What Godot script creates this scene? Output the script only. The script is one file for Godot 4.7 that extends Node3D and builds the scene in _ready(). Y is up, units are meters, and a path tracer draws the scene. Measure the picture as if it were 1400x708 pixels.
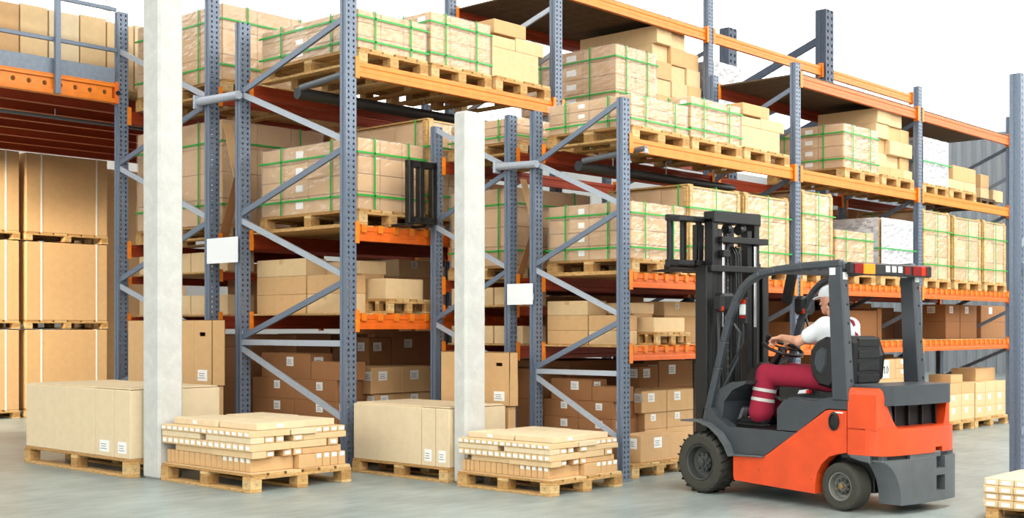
extends Node3D
# A warehouse aisle. x runs along the pallet racks, z points into the aisle, y is up; the right rack's first front upright stands at the origin.

class MB:
	var v := PackedVector3Array()
	var n := PackedVector3Array()
	func tri(a: Vector3, b: Vector3, c: Vector3) -> void:
		var nn := (b - a).cross(c - a).normalized()
		v.append(a); v.append(c); v.append(b)
		n.append(nn); n.append(nn); n.append(nn)
	func tris(a: Vector3, b: Vector3, c: Vector3, na: Vector3, nb: Vector3, nc: Vector3) -> void:
		v.append(a); v.append(c); v.append(b)
		n.append(na); n.append(nc); n.append(nb)
	func quad(a: Vector3, b: Vector3, c: Vector3, d: Vector3) -> void:
		tri(a, b, c); tri(a, c, d)
	func quads(a: Vector3, b: Vector3, c: Vector3, d: Vector3, na: Vector3, nb: Vector3, nc: Vector3, nd: Vector3) -> void:
		tris(a, b, c, na, nb, nc); tris(a, c, d, na, nc, nd)
	func obox(c: Vector3, s: Vector3, b := Basis(), bev := 0.0) -> MB:
		var h := s * 0.5
		var e := minf(bev, minf(h.x, minf(h.y, h.z)) * 0.6)
		var start := v.size()
		for ax in 3:
			var u := (ax + 1) % 3
			var w := (ax + 2) % 3
			for sg in [-1.0, 1.0]:
				var p := []
				for k in [[-1.0, -1.0], [1.0, -1.0], [1.0, 1.0], [-1.0, 1.0]]:
					var q := Vector3()
					q[ax] = h[ax] * sg
					q[u] = (h[u] - e) * k[0]
					q[w] = (h[w] - e) * k[1]
					p.append(q)
				if sg > 0: quad(p[0], p[1], p[2], p[3])
				else: quad(p[3], p[2], p[1], p[0])
			if e > 0.0:
				for s1 in [-1.0, 1.0]:
					for s2 in [-1.0, 1.0]:
						var a1 := Vector3(); var a2 := Vector3(); var b1 := Vector3(); var b2 := Vector3()
						a1[u] = h[u] * s1; a1[w] = (h[w] - e) * s2; a1[ax] = -(h[ax] - e)
						a2 = a1; a2[ax] = h[ax] - e
						b1[u] = (h[u] - e) * s1; b1[w] = h[w] * s2; b1[ax] = -(h[ax] - e)
						b2 = b1; b2[ax] = h[ax] - e
						if s1 * s2 > 0: quad(a1, b1, b2, a2)
						else: quad(a2, b2, b1, a1)
		if e > 0.0:
			for sx in [-1.0, 1.0]:
				for sy in [-1.0, 1.0]:
					for sz in [-1.0, 1.0]:
						var a := Vector3(h.x * sx, (h.y - e) * sy, (h.z - e) * sz)
						var bb := Vector3((h.x - e) * sx, h.y * sy, (h.z - e) * sz)
						var cc := Vector3((h.x - e) * sx, (h.y - e) * sy, h.z * sz)
						if sx * sy * sz > 0: tri(a, bb, cc)
						else: tri(a, cc, bb)
		for i in range(start, v.size()):
			v[i] = c + b * v[i]
			n[i] = b * n[i]
		return self
	func box(p: Vector3, q: Vector3, bev := 0.0) -> MB:
		return obox((p + q) * 0.5, (q - p).abs(), Basis(), bev)
	func bar(p: Vector3, q: Vector3, w: float, h: float, up := Vector3.UP, bev := 0.0) -> MB:
		var x := (q - p).normalized()
		var z := x.cross(up).normalized()
		var y := z.cross(x)
		return obox((p + q) * 0.5, Vector3(p.distance_to(q), h, w), Basis(x, y, z), bev)
	# profile in the plane (u, w), swept from d0 to d1 along the axis e; u x w must point along e
	func ext(poly: PackedVector2Array, u: Vector3, w: Vector3, e: Vector3, d0: float, d1: float, o := Vector3.ZERO, inset := 0.0) -> MB:
		var pts := poly
		if Geometry2D.is_polygon_clockwise(pts):
			pts = pts.duplicate(); pts.reverse()
		var m := pts.size()
		var capp := pts
		if inset > 0.0:
			var off := Geometry2D.offset_polygon(pts, -inset)
			if off.size() == 1 and off[0].size() == m:
				capp = off[0]
				var best := 0; var bd := 1e9
				for i in m:
					var dd := capp[i].distance_to(pts[0])
					if dd < bd: bd = dd; best = i
				var rot := PackedVector2Array()
				for i in m: rot.append(capp[(i + best) % m])
				capp = rot
				if Geometry2D.is_polygon_clockwise(capp):
					capp.reverse()
			else: inset = 0.0
		var f := func(p: Vector2, d: float) -> Vector3: return o + u * p.x + w * p.y + e * d
		for i in m:
			var a := pts[i]; var b := pts[(i + 1) % m]
			quad(f.call(a, d0 + inset), f.call(b, d0 + inset), f.call(b, d1 - inset), f.call(a, d1 - inset))
			if inset > 0.0:
				var a2 := capp[i]; var b2 := capp[(i + 1) % m]
				quad(f.call(a2, d0), f.call(b2, d0), f.call(b, d0 + inset), f.call(a, d0 + inset))
				quad(f.call(a, d1 - inset), f.call(b, d1 - inset), f.call(b2, d1), f.call(a2, d1))
		var t := Geometry2D.triangulate_polygon(capp)
		for i in range(0, t.size(), 3):
			var a := capp[t[i]]; var b := capp[t[i + 1]]; var c := capp[t[i + 2]]
			if (b - a).cross(c - a) < 0.0:
				var s := b; b = c; c = s
			tri(f.call(a, d1), f.call(b, d1), f.call(c, d1))
			tri(f.call(a, d0), f.call(c, d0), f.call(b, d0))
		return self
	func tube(pts: Array, r: float, k := 10, r2 := -1.0) -> MB:
		var m := pts.size()
		var rings := []
		var ref := Vector3.UP
		for i in m:
			var d: Vector3 = (pts[mini(i + 1, m - 1)] - pts[maxi(i - 1, 0)]).normalized()
			if absf(d.dot(ref)) > 0.95: ref = Vector3.RIGHT if absf(d.x) < 0.9 else Vector3.BACK
			var s := d.cross(ref).normalized()
			var t := d.cross(s).normalized()
			ref = s.cross(d).normalized()
			var rr := r if r2 < 0.0 else lerpf(r, r2, float(i) / (m - 1))
			var ring := []
			for j in k:
				var a := TAU * j / k
				var nn := s * cos(a) + t * sin(a)
				ring.append([pts[i] + nn * rr, nn])
			rings.append(ring)
		for i in m - 1:
			for j in k:
				var a = rings[i][j]; var b = rings[i][(j + 1) % k]; var c = rings[i + 1][(j + 1) % k]; var d = rings[i + 1][j]
				quads(a[0], b[0], c[0], d[0], a[1], b[1], c[1], d[1])
		for j in k:
			tri(pts[0], rings[0][(j + 1) % k][0], rings[0][j][0])
			tri(pts[m - 1], rings[m - 1][j][0], rings[m - 1][(j + 1) % k][0])
		return self
	# profile of (radius, height) pairs turned round the local y axis of b
	func lathe(prof: Array, k: int, o: Vector3, b := Basis(), smooth := true) -> MB:
		var m := prof.size()
		for i in m - 1:
			var p: Vector2 = prof[i]; var q: Vector2 = prof[i + 1]
			var dn := Vector2(q.y - p.y, -(q.x - p.x)).normalized()
			for j in k:
				var a0 := TAU * j / k; var a1 := TAU * (j + 1) / k
				var e0 := Vector3(cos(a0), 0, sin(a0)); var e1 := Vector3(cos(a1), 0, sin(a1))
				var n0 := b * (e0 * dn.x + Vector3.UP * dn.y); var n1 := b * (e1 * dn.x + Vector3.UP * dn.y)
				var A := o + b * (e0 * p.x + Vector3.UP * p.y); var B := o + b * (e1 * p.x + Vector3.UP * p.y)
				var C := o + b * (e1 * q.x + Vector3.UP * q.y); var D := o + b * (e0 * q.x + Vector3.UP * q.y)
				if smooth: quads(A, D, C, B, n0, n0, n1, n1)
				else: quad(A, D, C, B)
		return self
	func mesh() -> ArrayMesh:
		var a := []
		a.resize(Mesh.ARRAY_MAX)
		a[Mesh.ARRAY_VERTEX] = v
		a[Mesh.ARRAY_NORMAL] = n
		var m := ArrayMesh.new()
		m.add_surface_from_arrays(Mesh.PRIMITIVE_TRIANGLES, a)
		return m

var M := {}
var names := {}
var cache := {}
var rng := RandomNumberGenerator.new()

func numbered(called: String) -> String:
	if not names.has(called):
		names[called] = 0
		return called
	names[called] += 1
	return "%s_%03d" % [called, names[called]]

func thing(called: String, label: String, category: String, at := Vector3.ZERO, turn := 0.0, group := "") -> Node3D:
	var o := Node3D.new()
	o.name = numbered(called)
	add_child(o)
	o.position = at
	o.rotation.y = turn
	o.set_meta("label", label)
	o.set_meta("category", category)
	if group: o.set_meta("group", group)
	return o

func part(parent: Node, called: String, m: Mesh, mat: Material, at := Vector3.ZERO, b := Basis()) -> MeshInstance3D:
	var o := MeshInstance3D.new()
	o.name = called
	o.mesh = m
	o.material_override = mat
	o.transform = Transform3D(b, at)
	parent.add_child(o, true)
	return o

func struct(called: String, m: Mesh, mat: Material, label: String) -> MeshInstance3D:
	var o := part(self, called, m, mat)
	o.set_meta("kind", "structure")
	o.set_meta("label", label)
	o.set_meta("category", called.get_slice("_", 0))
	return o

# a chamfered box of that size, standing on its base centre; alike ones share the mesh
func bx(s: Vector3, bev := 0.004) -> ArrayMesh:
	var key := "%.3f %.3f %.3f %.4f" % [s.x, s.y, s.z, bev]
	if not cache.has(key):
		cache[key] = MB.new().obox(Vector3(0, s.y * 0.5, 0), s, Basis(), bev).mesh()
	return cache[key]

func bxp(parent: Node, called: String, p: Vector3, q: Vector3, mat: Material, bev := 0.004) -> MeshInstance3D:
	var s := (q - p).abs()
	return part(parent, called, bx(s, bev), mat, Vector3((p.x + q.x) * 0.5, minf(p.y, q.y), (p.z + q.z) * 0.5))

# ---------------------------------------------------------------- materials
func tex(size: int, f: Callable) -> ImageTexture:
	var im := Image.create(size, size, false, Image.FORMAT_RGB8)
	for y in size:
		for x in size:
			im.set_pixel(x, y, f.call(x, y))
	return ImageTexture.create_from_image(im)

func noise_img(size: int, freq: float, sd: int, oct := 4) -> Image:
	var nz := FastNoiseLite.new()
	nz.seed = sd
	nz.noise_type = FastNoiseLite.TYPE_SIMPLEX_SMOOTH
	nz.frequency = freq
	nz.fractal_octaves = oct
	return nz.get_seamless_image(size, size)

func plain(c: Color, rough := 0.6, metal := 0.0) -> StandardMaterial3D:
	var m := StandardMaterial3D.new()
	m.albedo_color = c
	m.roughness = rough
	m.metallic = metal
	return m

func textured(c: Color, t: Texture2D, rough: float, scale: float, metal := 0.0) -> StandardMaterial3D:
	var m := plain(c, rough, metal)
	m.albedo_texture = t
	m.uv1_triplanar = true
	m.uv1_scale = Vector3.ONE * scale
	return m

func make_materials() -> void:
	var big := noise_img(256, 0.012, 3)
	var mid := noise_img(256, 0.05, 5)
	var fine := noise_img(256, 0.3, 7, 2)
	var r := RandomNumberGenerator.new()
	r.seed = 11
	var card := tex(256, func(x, y):
		var g := 0.95 + 0.035 * big.get_pixel(x, y).r + 0.02 * (mid.get_pixel(x, y).r - 0.5) + 0.05 * (fine.get_pixel(x, y).r - 0.5) + 0.012 * sin(x * TAU / 8.0)
		return Color(g, g * 0.995, g * 0.985))
	var wood := tex(256, func(x, y):
		var g := 0.86 + 0.2 * (big.get_pixel((x / 6 + 40) % 256, y).r - 0.3) + 0.22 * (fine.get_pixel((x / 10 + 9) % 256, y).r - 0.5)
		var k := 1.0 - 0.35 * pow(mid.get_pixel(x, (y * 2) % 256).r, 4.0)
		g = clampf(g * k, 0.0, 1.0)
		return Color(g, g * 0.97, g * 0.9))
	var steel := tex(256, func(x, y):
		var g := 0.88 + 0.12 * mid.get_pixel(x, y).r + 0.08 * (fine.get_pixel(x, y).r - 0.5)
		if mid.get_pixel((x + 90) % 256, (y * 3) % 256).r > 0.86: g += 0.1
		return Color(minf(g, 1.0), minf(g, 1.0), minf(g, 1.0)))
	var paint := tex(256, func(x, y):
		var g := 0.9 + 0.1 * big.get_pixel(x, y).r + 0.06 * (fine.get_pixel(x, y).r - 0.5)
		if mid.get_pixel(x, y).r > 0.88: g -= 0.14
		return Color(g, g, g))
	var conc := tex(512, func(x, y):
		var a := big.get_pixel((x / 2) % 256, (y / 2) % 256).r
		var b := mid.get_pixel((x / 3) % 256, y % 256).r
		var c := fine.get_pixel(x % 256, y % 256).r
		var g := 0.82 + 0.14 * a + 0.14 * (b - 0.5) + 0.06 * (c - 0.5)
		return Color(minf(g * 0.985, 1), minf(g, 1), minf(g * 0.99, 1)))
	var pitted := tex(256, func(x, y):
		var g := 0.93 + 0.07 * big.get_pixel(x, y).r + 0.05 * (mid.get_pixel(x, y).r - 0.5)
		if fine.get_pixel(x, y).r > 0.78 and mid.get_pixel(x, y).r > 0.5: g -= 0.2
		return Color(minf(g, 1), minf(g, 1), minf(g * 0.99, 1)))
	var worn := tex(256, func(x, y):
		var g := 0.93 + 0.07 * big.get_pixel(x, y).r
		var s := mid.get_pixel(x, y).r * 0.6 + fine.get_pixel(x, y).r * 0.4
		var k := 0.25 if s > 0.7 else 0.0
		return Color(g * (1.0 - k), g * (1.0 - k * 0.7), g * (1.0 - k * 0.5)))
	M.card = []
	for c in [Color(0.83, 0.67, 0.47), Color(0.87, 0.75, 0.57), Color(0.81, 0.65, 0.46), Color(0.64, 0.44, 0.27), Color(0.88, 0.80, 0.66)]:  # the darkest tint stands for cartons shaded inside the bays
		M.card.append(textured(c, card, 0.8, 1.6))
	M.tape = plain(Color(0.78, 0.62, 0.42), 0.3)
	M.paper = plain(Color(0.93, 0.93, 0.91), 0.7)
	M.ink = plain(Color(0.07, 0.07, 0.08), 0.7)
	M.grey_ink = plain(Color(0.45, 0.45, 0.46), 0.7)
	M.wood = [textured(Color(0.86, 0.70, 0.47), wood, 0.8, 1.3), textured(Color(0.78, 0.61, 0.38), wood, 0.8, 1.7), textured(Color(0.9, 0.78, 0.58), wood, 0.8, 1.1)]
	M.dark_wood = textured(Color(0.42, 0.35, 0.28), wood, 0.9, 1.5)
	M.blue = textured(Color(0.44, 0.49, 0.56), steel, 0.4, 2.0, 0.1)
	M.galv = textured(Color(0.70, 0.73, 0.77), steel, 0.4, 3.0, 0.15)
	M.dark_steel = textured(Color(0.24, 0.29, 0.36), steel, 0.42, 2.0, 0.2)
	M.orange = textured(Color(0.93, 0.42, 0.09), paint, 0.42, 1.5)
	M.lit_orange = textured(Color(0.96, 0.53, 0.12), paint, 0.42, 1.5)  # lighter copy of the orange, for lit top-shelf beams and light stripes
	M.shaded_orange = textured(Color(0.60, 0.21, 0.08), paint, 0.5, 1.5)  # darker copy of the orange, shade put into rear beams and joists
	M.fascia = textured(Color(0.50, 0.55, 0.61), steel, 0.45, 1.0)
	M.strap = plain(Color(0.13, 0.62, 0.22), 0.4)
	M.white_strap = plain(Color(0.9, 0.89, 0.86), 0.5)
	M.sign = plain(Color(0.93, 0.94, 0.95), 0.5)
	M.pipe = plain(Color(0.16, 0.17, 0.18), 0.45)
	M.grey_pipe = textured(Color(0.42, 0.44, 0.46), steel, 0.4, 3.0, 0.3)
	M.concrete = textured(Color(0.78, 0.78, 0.765), pitted, 0.85, 1.2)
	M.floor = textured(Color(0.64, 0.675, 0.665), conc, 0.38, 0.22)
	M.floor.uv1_world_triplanar = true
	M.wall = plain(Color(0.72, 0.72, 0.71), 0.8)
	M.corrugated = plain(Color(0.56, 0.58, 0.60), 0.55)
	M.mullion = plain(Color(0.92, 0.93, 0.94), 0.5)
	var film := plain(Color(1, 1, 1, 0.08), 0.22)
	film.transparency = BaseMaterial3D.TRANSPARENCY_ALPHA
	M.film = film
	M.white_film = plain(Color(0.76, 0.76, 0.77), 0.25)
	M.glow = plain(Color(1, 1, 1), 0.9)
	M.glow.emission_enabled = true
	M.glow.emission = Color(1, 1, 1)
	M.glow.emission_energy_multiplier = GLOW
	# forklift
	M.lift_orange = textured(Color(0.90, 0.31, 0.12), paint, 0.32, 0.9)
	M.lift_worn = textured(Color(0.88, 0.30, 0.12), worn, 0.4, 1.6)
	M.lift_grey = textured(Color(0.25, 0.27, 0.29), paint, 0.36, 1.2)
	M.lift_weight = textured(Color(0.36, 0.38, 0.39), paint, 0.42, 1.4)
	M.black = plain(Color(0.055, 0.055, 0.06), 0.42)
	M.mast = textured(Color(0.06, 0.06, 0.065), paint, 0.4, 2.0)
	M.rubber = textured(Color(0.24, 0.235, 0.20), worn, 0.85, 3.0)
	M.tread = plain(Color(0.09, 0.09, 0.085), 0.85)
	M.rim = textured(Color(0.25, 0.26, 0.25), paint, 0.5, 3.0)
	M.rim_pale = textured(Color(0.48, 0.48, 0.45), paint, 0.5, 3.0)
	M.vinyl = plain(Color(0.06, 0.06, 0.065), 0.38)
	M.chrome = plain(Color(0.8, 0.8, 0.82), 0.2, 0.9)
	M.lens_red = plain(Color(0.5, 0.05, 0.03), 0.15)
	M.lens_amber = plain(Color(1.0, 0.35, 0.03), 0.2)
	M.lens_amber.emission_enabled = true
	M.lens_amber.emission = Color(1.0, 0.42, 0.02)
	M.lens_amber.emission_energy_multiplier = 1.8
	M.lens_orange = plain(Color(0.75, 0.2, 0.04), 0.2)
	M.lens_clear = plain(Color(0.85, 0.86, 0.86), 0.15)
	M.brass = plain(Color(0.55, 0.45, 0.3), 0.45, 0.5)
	M.cloth_white = plain(Color(0.90, 0.91, 0.92), 0.85)
	M.maroon = textured(Color(0.60, 0.07, 0.20), paint, 0.85, 2.0)
	M.reflect = plain(Color(0.75, 0.74, 0.72), 0.35)
	M.skin = plain(Color(0.86, 0.63, 0.52), 0.55)
	M.hair = plain(Color(0.22, 0.14, 0.09), 0.7)
	M.shoe = plain(Color(0.07, 0.07, 0.075), 0.6)
	M.red = plain(Color(0.75, 0.08, 0.06), 0.4)
const EXPOSURE := 1.36
const GLOW := 1.6

const ORD := ["first", "second", "third", "fourth", "fifth", "sixth", "seventh", "eighth", "ninth", "tenth", "eleventh", "twelfth", "thirteenth", "fourteenth", "fifteenth"]

func area(at: Vector3, towards: Vector3, size: Vector2, energy: float, called: String) -> void:
	var l := AreaLight3D.new()
	l.name = called
	add_child(l)
	l.area_size = size
	l.light_energy = energy
	l.light_color = Color(1.0, 0.99, 0.97)
	l.shadow_enabled = true
	l.area_range = 60.0
	l.area_attenuation = 2.0
	var up := Vector3.RIGHT if absf(towards.y) > 0.9 else Vector3.UP
	l.look_at_from_position(at, at + towards, up)

func _ready() -> void:
	rng.seed = 5
	# camera: eye level, lens shifted up so that the uprights stay upright
	var cam := Camera3D.new()
	cam.name = "camera"
	add_child(cam)
	cam.position = Vector3(-10.023, 1.55, 7.631)
	cam.rotation_degrees = Vector3(0, -(90.0 - 42.397), 0)
	cam.projection = Camera3D.PROJECTION_FRUSTUM
	cam.near = 0.1
	cam.far = 200.0
	cam.size = 708.0 / 1700.0 * 0.1
	cam.frustum_offset = Vector2(0, (447.0 - 354.0) / 1700.0 * 0.1)
	cam.current = true
	# sky, exposure
	var we := WorldEnvironment.new()
	we.name = "environment"
	var e := Environment.new()
	e.background_mode = Environment.BG_COLOR
	e.background_color = Color(0.9, 0.93, 0.96)
	e.tonemap_mode = Environment.TONE_MAPPER_LINEAR
	e.tonemap_exposure = EXPOSURE
	e.sdfgi_enabled = true
	e.ssao_enabled = true
	e.ssil_enabled = true
	we.environment = e
	add_child(we)
	# daylight: unseen rooflights, front and left glazing out of view; seen glazing in the far walls
	for s in UNSEEN_ROOFLIGHTS:
		area(Vector3(s[0], 13.3, s[1]), Vector3.DOWN, Vector2(s[3], s[2]), s[4], "unseen_rooflight_glow")
	area(Vector3(5, 10.2, -16.6), Vector3(0, 0, 1), Vector2(40, 5.5), 2.0, "back_glazing_glow")
	area(Vector3(31.6, 11.0, 0), Vector3(-1, 0, 0), Vector2(33, 5.5), 12.0, "end_glazing_glow")
	area(Vector3(4, 9.5, 16.7), Vector3(0, 0, -1), Vector2(52, 6.5), 170.0, "unseen_front_glazing_glow")
	area(Vector3(-23.7, 6.75, 0), Vector3(1, 0, 0), Vector2(26, 8.5), 22.0, "unseen_left_glazing_glow")
	make_materials()
	shell()
	racks()
	stock()
	rear_row_backdrop()
	fronts()
	mezzanine()
	forklift()
	driver()

# x, z, length along x, width along z, energy
const UNSEEN_ROOFLIGHTS := [[-12.0, 8.0, 12.0, 4.0, 95.0], [2.0, 8.0, 12.0, 4.0, 95.0], [16.0, 8.0, 12.0, 4.0, 95.0]]

func shell() -> void:
	struct("floor", MB.new().box(Vector3(-24, -0.3, -17), Vector3(32, 0, 17)).mesh(), M.floor, "pale grey polished concrete floor of the warehouse")
	struct("ceiling", MB.new().box(Vector3(-24, 14, -17), Vector3(32, 14.3, 17)).mesh(), M.wall, "white roof deck high over the racks")
	struct("wall_back", MB.new().box(Vector3(-24, 0, -17.3), Vector3(32, 7.2, -17)).mesh(), M.wall, "plain light wall behind the racks")
	struct("wall_front", MB.new().box(Vector3(-24, 0, 17), Vector3(32, 6, 17.3)).box(Vector3(-24, 13, 17), Vector3(32, 14, 17.3)).mesh(), M.wall, "plain light wall across the aisle")
	struct("wall_left", MB.new().box(Vector3(-24.3, 0, -17), Vector3(-24, 2.5, 17)).box(Vector3(-24.3, 11, -17), Vector3(-24, 14, 17)).box(Vector3(-24.3, 2.5, 13), Vector3(-24, 11, 17)).box(Vector3(-24.3, 2.5, -17), Vector3(-24, 11, -13)).mesh(), M.wall, "plain light wall behind the viewer")
	var p := PackedVector2Array()
	var k := 0
	var z := -17.0
	while z < 17.0:
		for d in [[0.0, 0.0], [0.12, 0.0], [0.17, 0.06], [0.29, 0.06]]:
			p.append(Vector2(z + d[0], d[1]))
		z += 0.34
	p.append(Vector2(17, 0.06)); p.append(Vector2(17, 0.35)); p.append(Vector2(-17, 0.35))
	struct("wall_right", MB.new().ext(p, Vector3.BACK, Vector3.RIGHT, Vector3.UP, 0, 8.1, Vector3(31.8, 0, 0)).mesh(), M.corrugated, "grey corrugated end wall under the glazing")
	# glazing: one window per bay of the back wall, and a long one in the end wall
	for i in 8:
		var x0 := -24.0 + i * 7.0
		var w := struct("window_%d" % (i + 1), MB.new().box(Vector3(x0 + 0.08, 7.2, -17.16), Vector3(x0 + 6.92, 14, -17.12)).mesh(), M.glow, "bright translucent glazing panel high in the back wall, %s from the left" % ORD[i])
		for j in 2:
			bxp(w, "mullion", Vector3(x0 + j * 6.92, 7.2, -17.12), Vector3(x0 + j * 6.92 + 0.08, 14, -17.04), M.mullion)
	var w9 := struct("window_9", MB.new().box(Vector3(31.92, 8.1, -17), Vector3(31.96, 14, 17)).mesh(), M.glow, "bright glazing strip over the corrugated end wall")
	for j in 4:
		bxp(w9, "mullion", Vector3(31.84, 8.1, -14 + j * 9.0 - 0.04), Vector3(31.92, 14, -14 + j * 9.0 + 0.04), M.mullion)
	var wf := struct("window_10", MB.new().box(Vector3(-23.9, 6, 17.08), Vector3(31.9, 13, 17.12)).mesh(), M.glow, "long unseen bright glazing strip in the wall across the aisle")  # out of view, placed to light the faces towards the aisle
	for j in 29:
		bxp(wf, "mullion", Vector3(-24 + j * 2.0 - 0.04, 6, 17.0), Vector3(-24 + j * 2.0 + 0.04, 13, 17.08), M.mullion)
	var wl := struct("window_11", MB.new().box(Vector3(-24.12, 2.5, -13), Vector3(-24.08, 11, 13)).mesh(), M.glow, "tall unseen bright glazing in the wall behind the viewer")  # out of view, placed to light the end faces and tall cartons
	for j in 14:
		bxp(wl, "mullion", Vector3(-24.08, 2.5, -13 + j * 2.0 - 0.04), Vector3(-24.0, 11, -13 + j * 2.0 + 0.04), M.mullion)
	for s in UNSEEN_ROOFLIGHTS:  # out of view, placed to light the aisle from above
		var o := thing("unseen_rooflight", ["unseen bright roof panel behind the viewer, lighting the hall from above", "unseen bright roof panel over the forklift, lighting the aisle from above", "unseen bright roof panel over the far aisle, lighting it from above"][int(s[0] + 12.0) / 14], "unseen_rooflight", Vector3(s[0], 13.4, s[1]))
		part(o, "panel", bx(Vector3(s[2], 0.04, s[3]), 0.0), M.glow, Vector3(0, 0.02, 0))
		for q in [-1.0, 1.0]:
			bxp(o, "frame", Vector3(-s[2] * 0.5 - 0.1, 0, q * (s[3] * 0.5 + 0.05) - 0.05), Vector3(s[2] * 0.5 + 0.1, 0.6, q * (s[3] * 0.5 + 0.05) + 0.05), M.mullion)
			bxp(o, "frame", Vector3(q * (s[2] * 0.5 + 0.05) - 0.05, 0, -s[3] * 0.5), Vector3(q * (s[2] * 0.5 + 0.05) + 0.05, 0.6, s[3] * 0.5), M.mullion)

# ---------------------------------------------------------------- racks
# an upright: hollow section with two columns of punched slots in the faces that look along z
func post_mesh(h: float, w: float, d: float) -> ArrayMesh:
	var key := "post %.2f %.3f %.3f" % [h, w, d]
	if cache.has(key): return cache[key]
	var m := MB.new()
	var hw := w * 0.5
	var hd := d * 0.5
	var g := 0.012
	# side faces with a shallow rib
	for sg in [-1.0, 1.0]:
		var xs := [hw * sg, (hw - g) * sg]
		var zz := [-hd, -hd * 0.3, -hd * 0.22, hd * 0.22, hd * 0.3, hd]
		var xx := [xs[0], xs[0], xs[1], xs[1], xs[0], xs[0]]
		for i in 5:
			var a := Vector3(xx[i], 0, zz[i]); var b := Vector3(xx[i + 1], 0, zz[i + 1])
			var up := Vector3(0, h, 0)
			if sg < 0: m.quad(a, b, b + up, a + up)
			else: m.quad(b, a, a + up, b + up)
	var pitch := 0.05 * w / 0.12
	var hs := pitch * 0.42
	var cols := [-hw, -hw * 0.62, -hw * 0.34, hw * 0.34, hw * 0.62, hw]
	for sg in [-1.0, 1.0]:
		var zf: float = hd * sg
		var y := 0.0
		while y < h:
			var y1 := minf(y + pitch - hs, h)
			var y2 := minf(y + pitch, h)
			var strips := [[cols[0], cols[5], y, y1], [cols[0], cols[1], y1, y2], [cols[2], cols[3], y1, y2], [cols[4], cols[5], y1, y2]]
			for s in strips:
				var a := Vector3(s[0], s[2], zf); var b := Vector3(s[1], s[2], zf); var c := Vector3(s[1], s[3], zf); var e := Vector3(s[0], s[3], zf)
				if sg > 0: m.quad(a, b, c, e)
				else: m.quad(b, a, e, c)
			y += pitch
	m.quad(Vector3(-hw, h, hd), Vector3(hw, h, hd), Vector3(hw, h, -hd), Vector3(-hw, h, -hd))
	cache[key] = m.mesh()
	return cache[key]

func brace_mesh(p: Vector3, q: Vector3, w: float) -> ArrayMesh:
	# a channel section, open to the far side
	var x := (q - p).normalized()
	var y := Vector3.RIGHT.cross(x).normalized()
	var t := 0.006
	var poly := PackedVector2Array([Vector2(0, -w), Vector2(0, w), Vector2(w, w), Vector2(w, w - t), Vector2(t, w - t), Vector2(t, -w + t), Vector2(w, -w + t), Vector2(w, -w)])
	return MB.new().ext(poly, Vector3.RIGHT, y, x, 0, p.distance_to(q), p).mesh()

# frame with its front post at zf and its rear post at zr; braces are [height at rear, height at front, lit]; lit ones take paler steel for the light on them
func upright_frame(x: float, zf: float, zr: float, h: float, w: float, d: float, braces: Array, label: String, mat: Material = null) -> Node3D:
	var o := thing("upright_frame", label, "rack frame", Vector3(x, 0, 0))
	var mm: Material = mat if mat else M.blue
	for z in [zf, zr]:
		part(o, "post", post_mesh(h, w, d), mm, Vector3(0, 0, z))
		var bp := bxp(o, "base_plate", Vector3(-w * 0.75, 0, z - d * 0.8), Vector3(w * 0.75, 0.012, z + d * 0.8), mm)
		for sx in [-1.0, 1.0]:
			part(bp, "anchor_bolt", MB.new().lathe([Vector2(0, 0.03), Vector2(0.014, 0.03), Vector2(0.014, 0)], 8, Vector3.ZERO).mesh(), M.galv, Vector3(sx * w * 0.62, 0.012, 0))
	for b in braces:
		if maxf(b[0], b[1]) > h - 0.02: continue
		var p := Vector3(-w * 0.35, b[0], zr + d * 0.3)
		var q := Vector3(-w * 0.35, b[1], zf - d * 0.3)
		var r := part(o, "brace", brace_mesh(p, q, w * 0.22), M.galv if b[2] else mm)
		for e in [p, q]:
			part(r, "bolt", MB.new().lathe([Vector2(0, 0.012), Vector2(0.012, 0.012), Vector2(0.012, 0)], 8, Vector3.ZERO, Basis(Vector3.BACK, PI / 2)).mesh(), M.galv, e + Vector3(-0.002, 0, 0))
	return o

func beam(x0: float, x1: float, y: float, z: float, hgt: float, label: String, mat: Material, light_stripes := 0) -> Node3D:
	var o := thing("pallet_beam", label, "beam", Vector3(x0, y - hgt, z))
	var t := hgt * 0.36
	var poly := PackedVector2Array([Vector2(-t * 0.5, 0), Vector2(t * 0.5, 0), Vector2(t * 0.5, hgt * 0.3), Vector2(t * 0.36, hgt * 0.36), Vector2(t * 0.36, hgt * 0.64), Vector2(t * 0.5, hgt * 0.7), Vector2(t * 0.5, hgt), Vector2(-t * 0.5, hgt)])
	part(o, "beam_section", MB.new().ext(poly, Vector3.BACK, Vector3.UP, Vector3.LEFT, -(x1 - x0), 0).mesh(), mat)
	for e in [0.0, x1 - x0]:
		var sg: float = 1.0 if e == 0.0 else -1.0
		var c := bxp(o, "connector", Vector3(e, -hgt * 0.2, -t * 0.6), Vector3(e + sg * 0.012, hgt * 1.35, t * 1.0), M.lit_orange, 0.002)
		bxp(c, "connector_tab", Vector3(-0.03, 0, t * 0.75), Vector3(0.03, hgt * 1.5, t * 0.85), M.lit_orange, 0.001)
	if light_stripes > 0:
		var l := x1 - x0
		for i in light_stripes:
			var xx := (i + 0.5) * l / light_stripes
			var wd := l / light_stripes * 0.3
			part(o, "light_stripe_tab", light_stripe_mesh(wd, hgt, t), M.lit_orange, Vector3(xx, hgt, 0))
	return o

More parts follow.
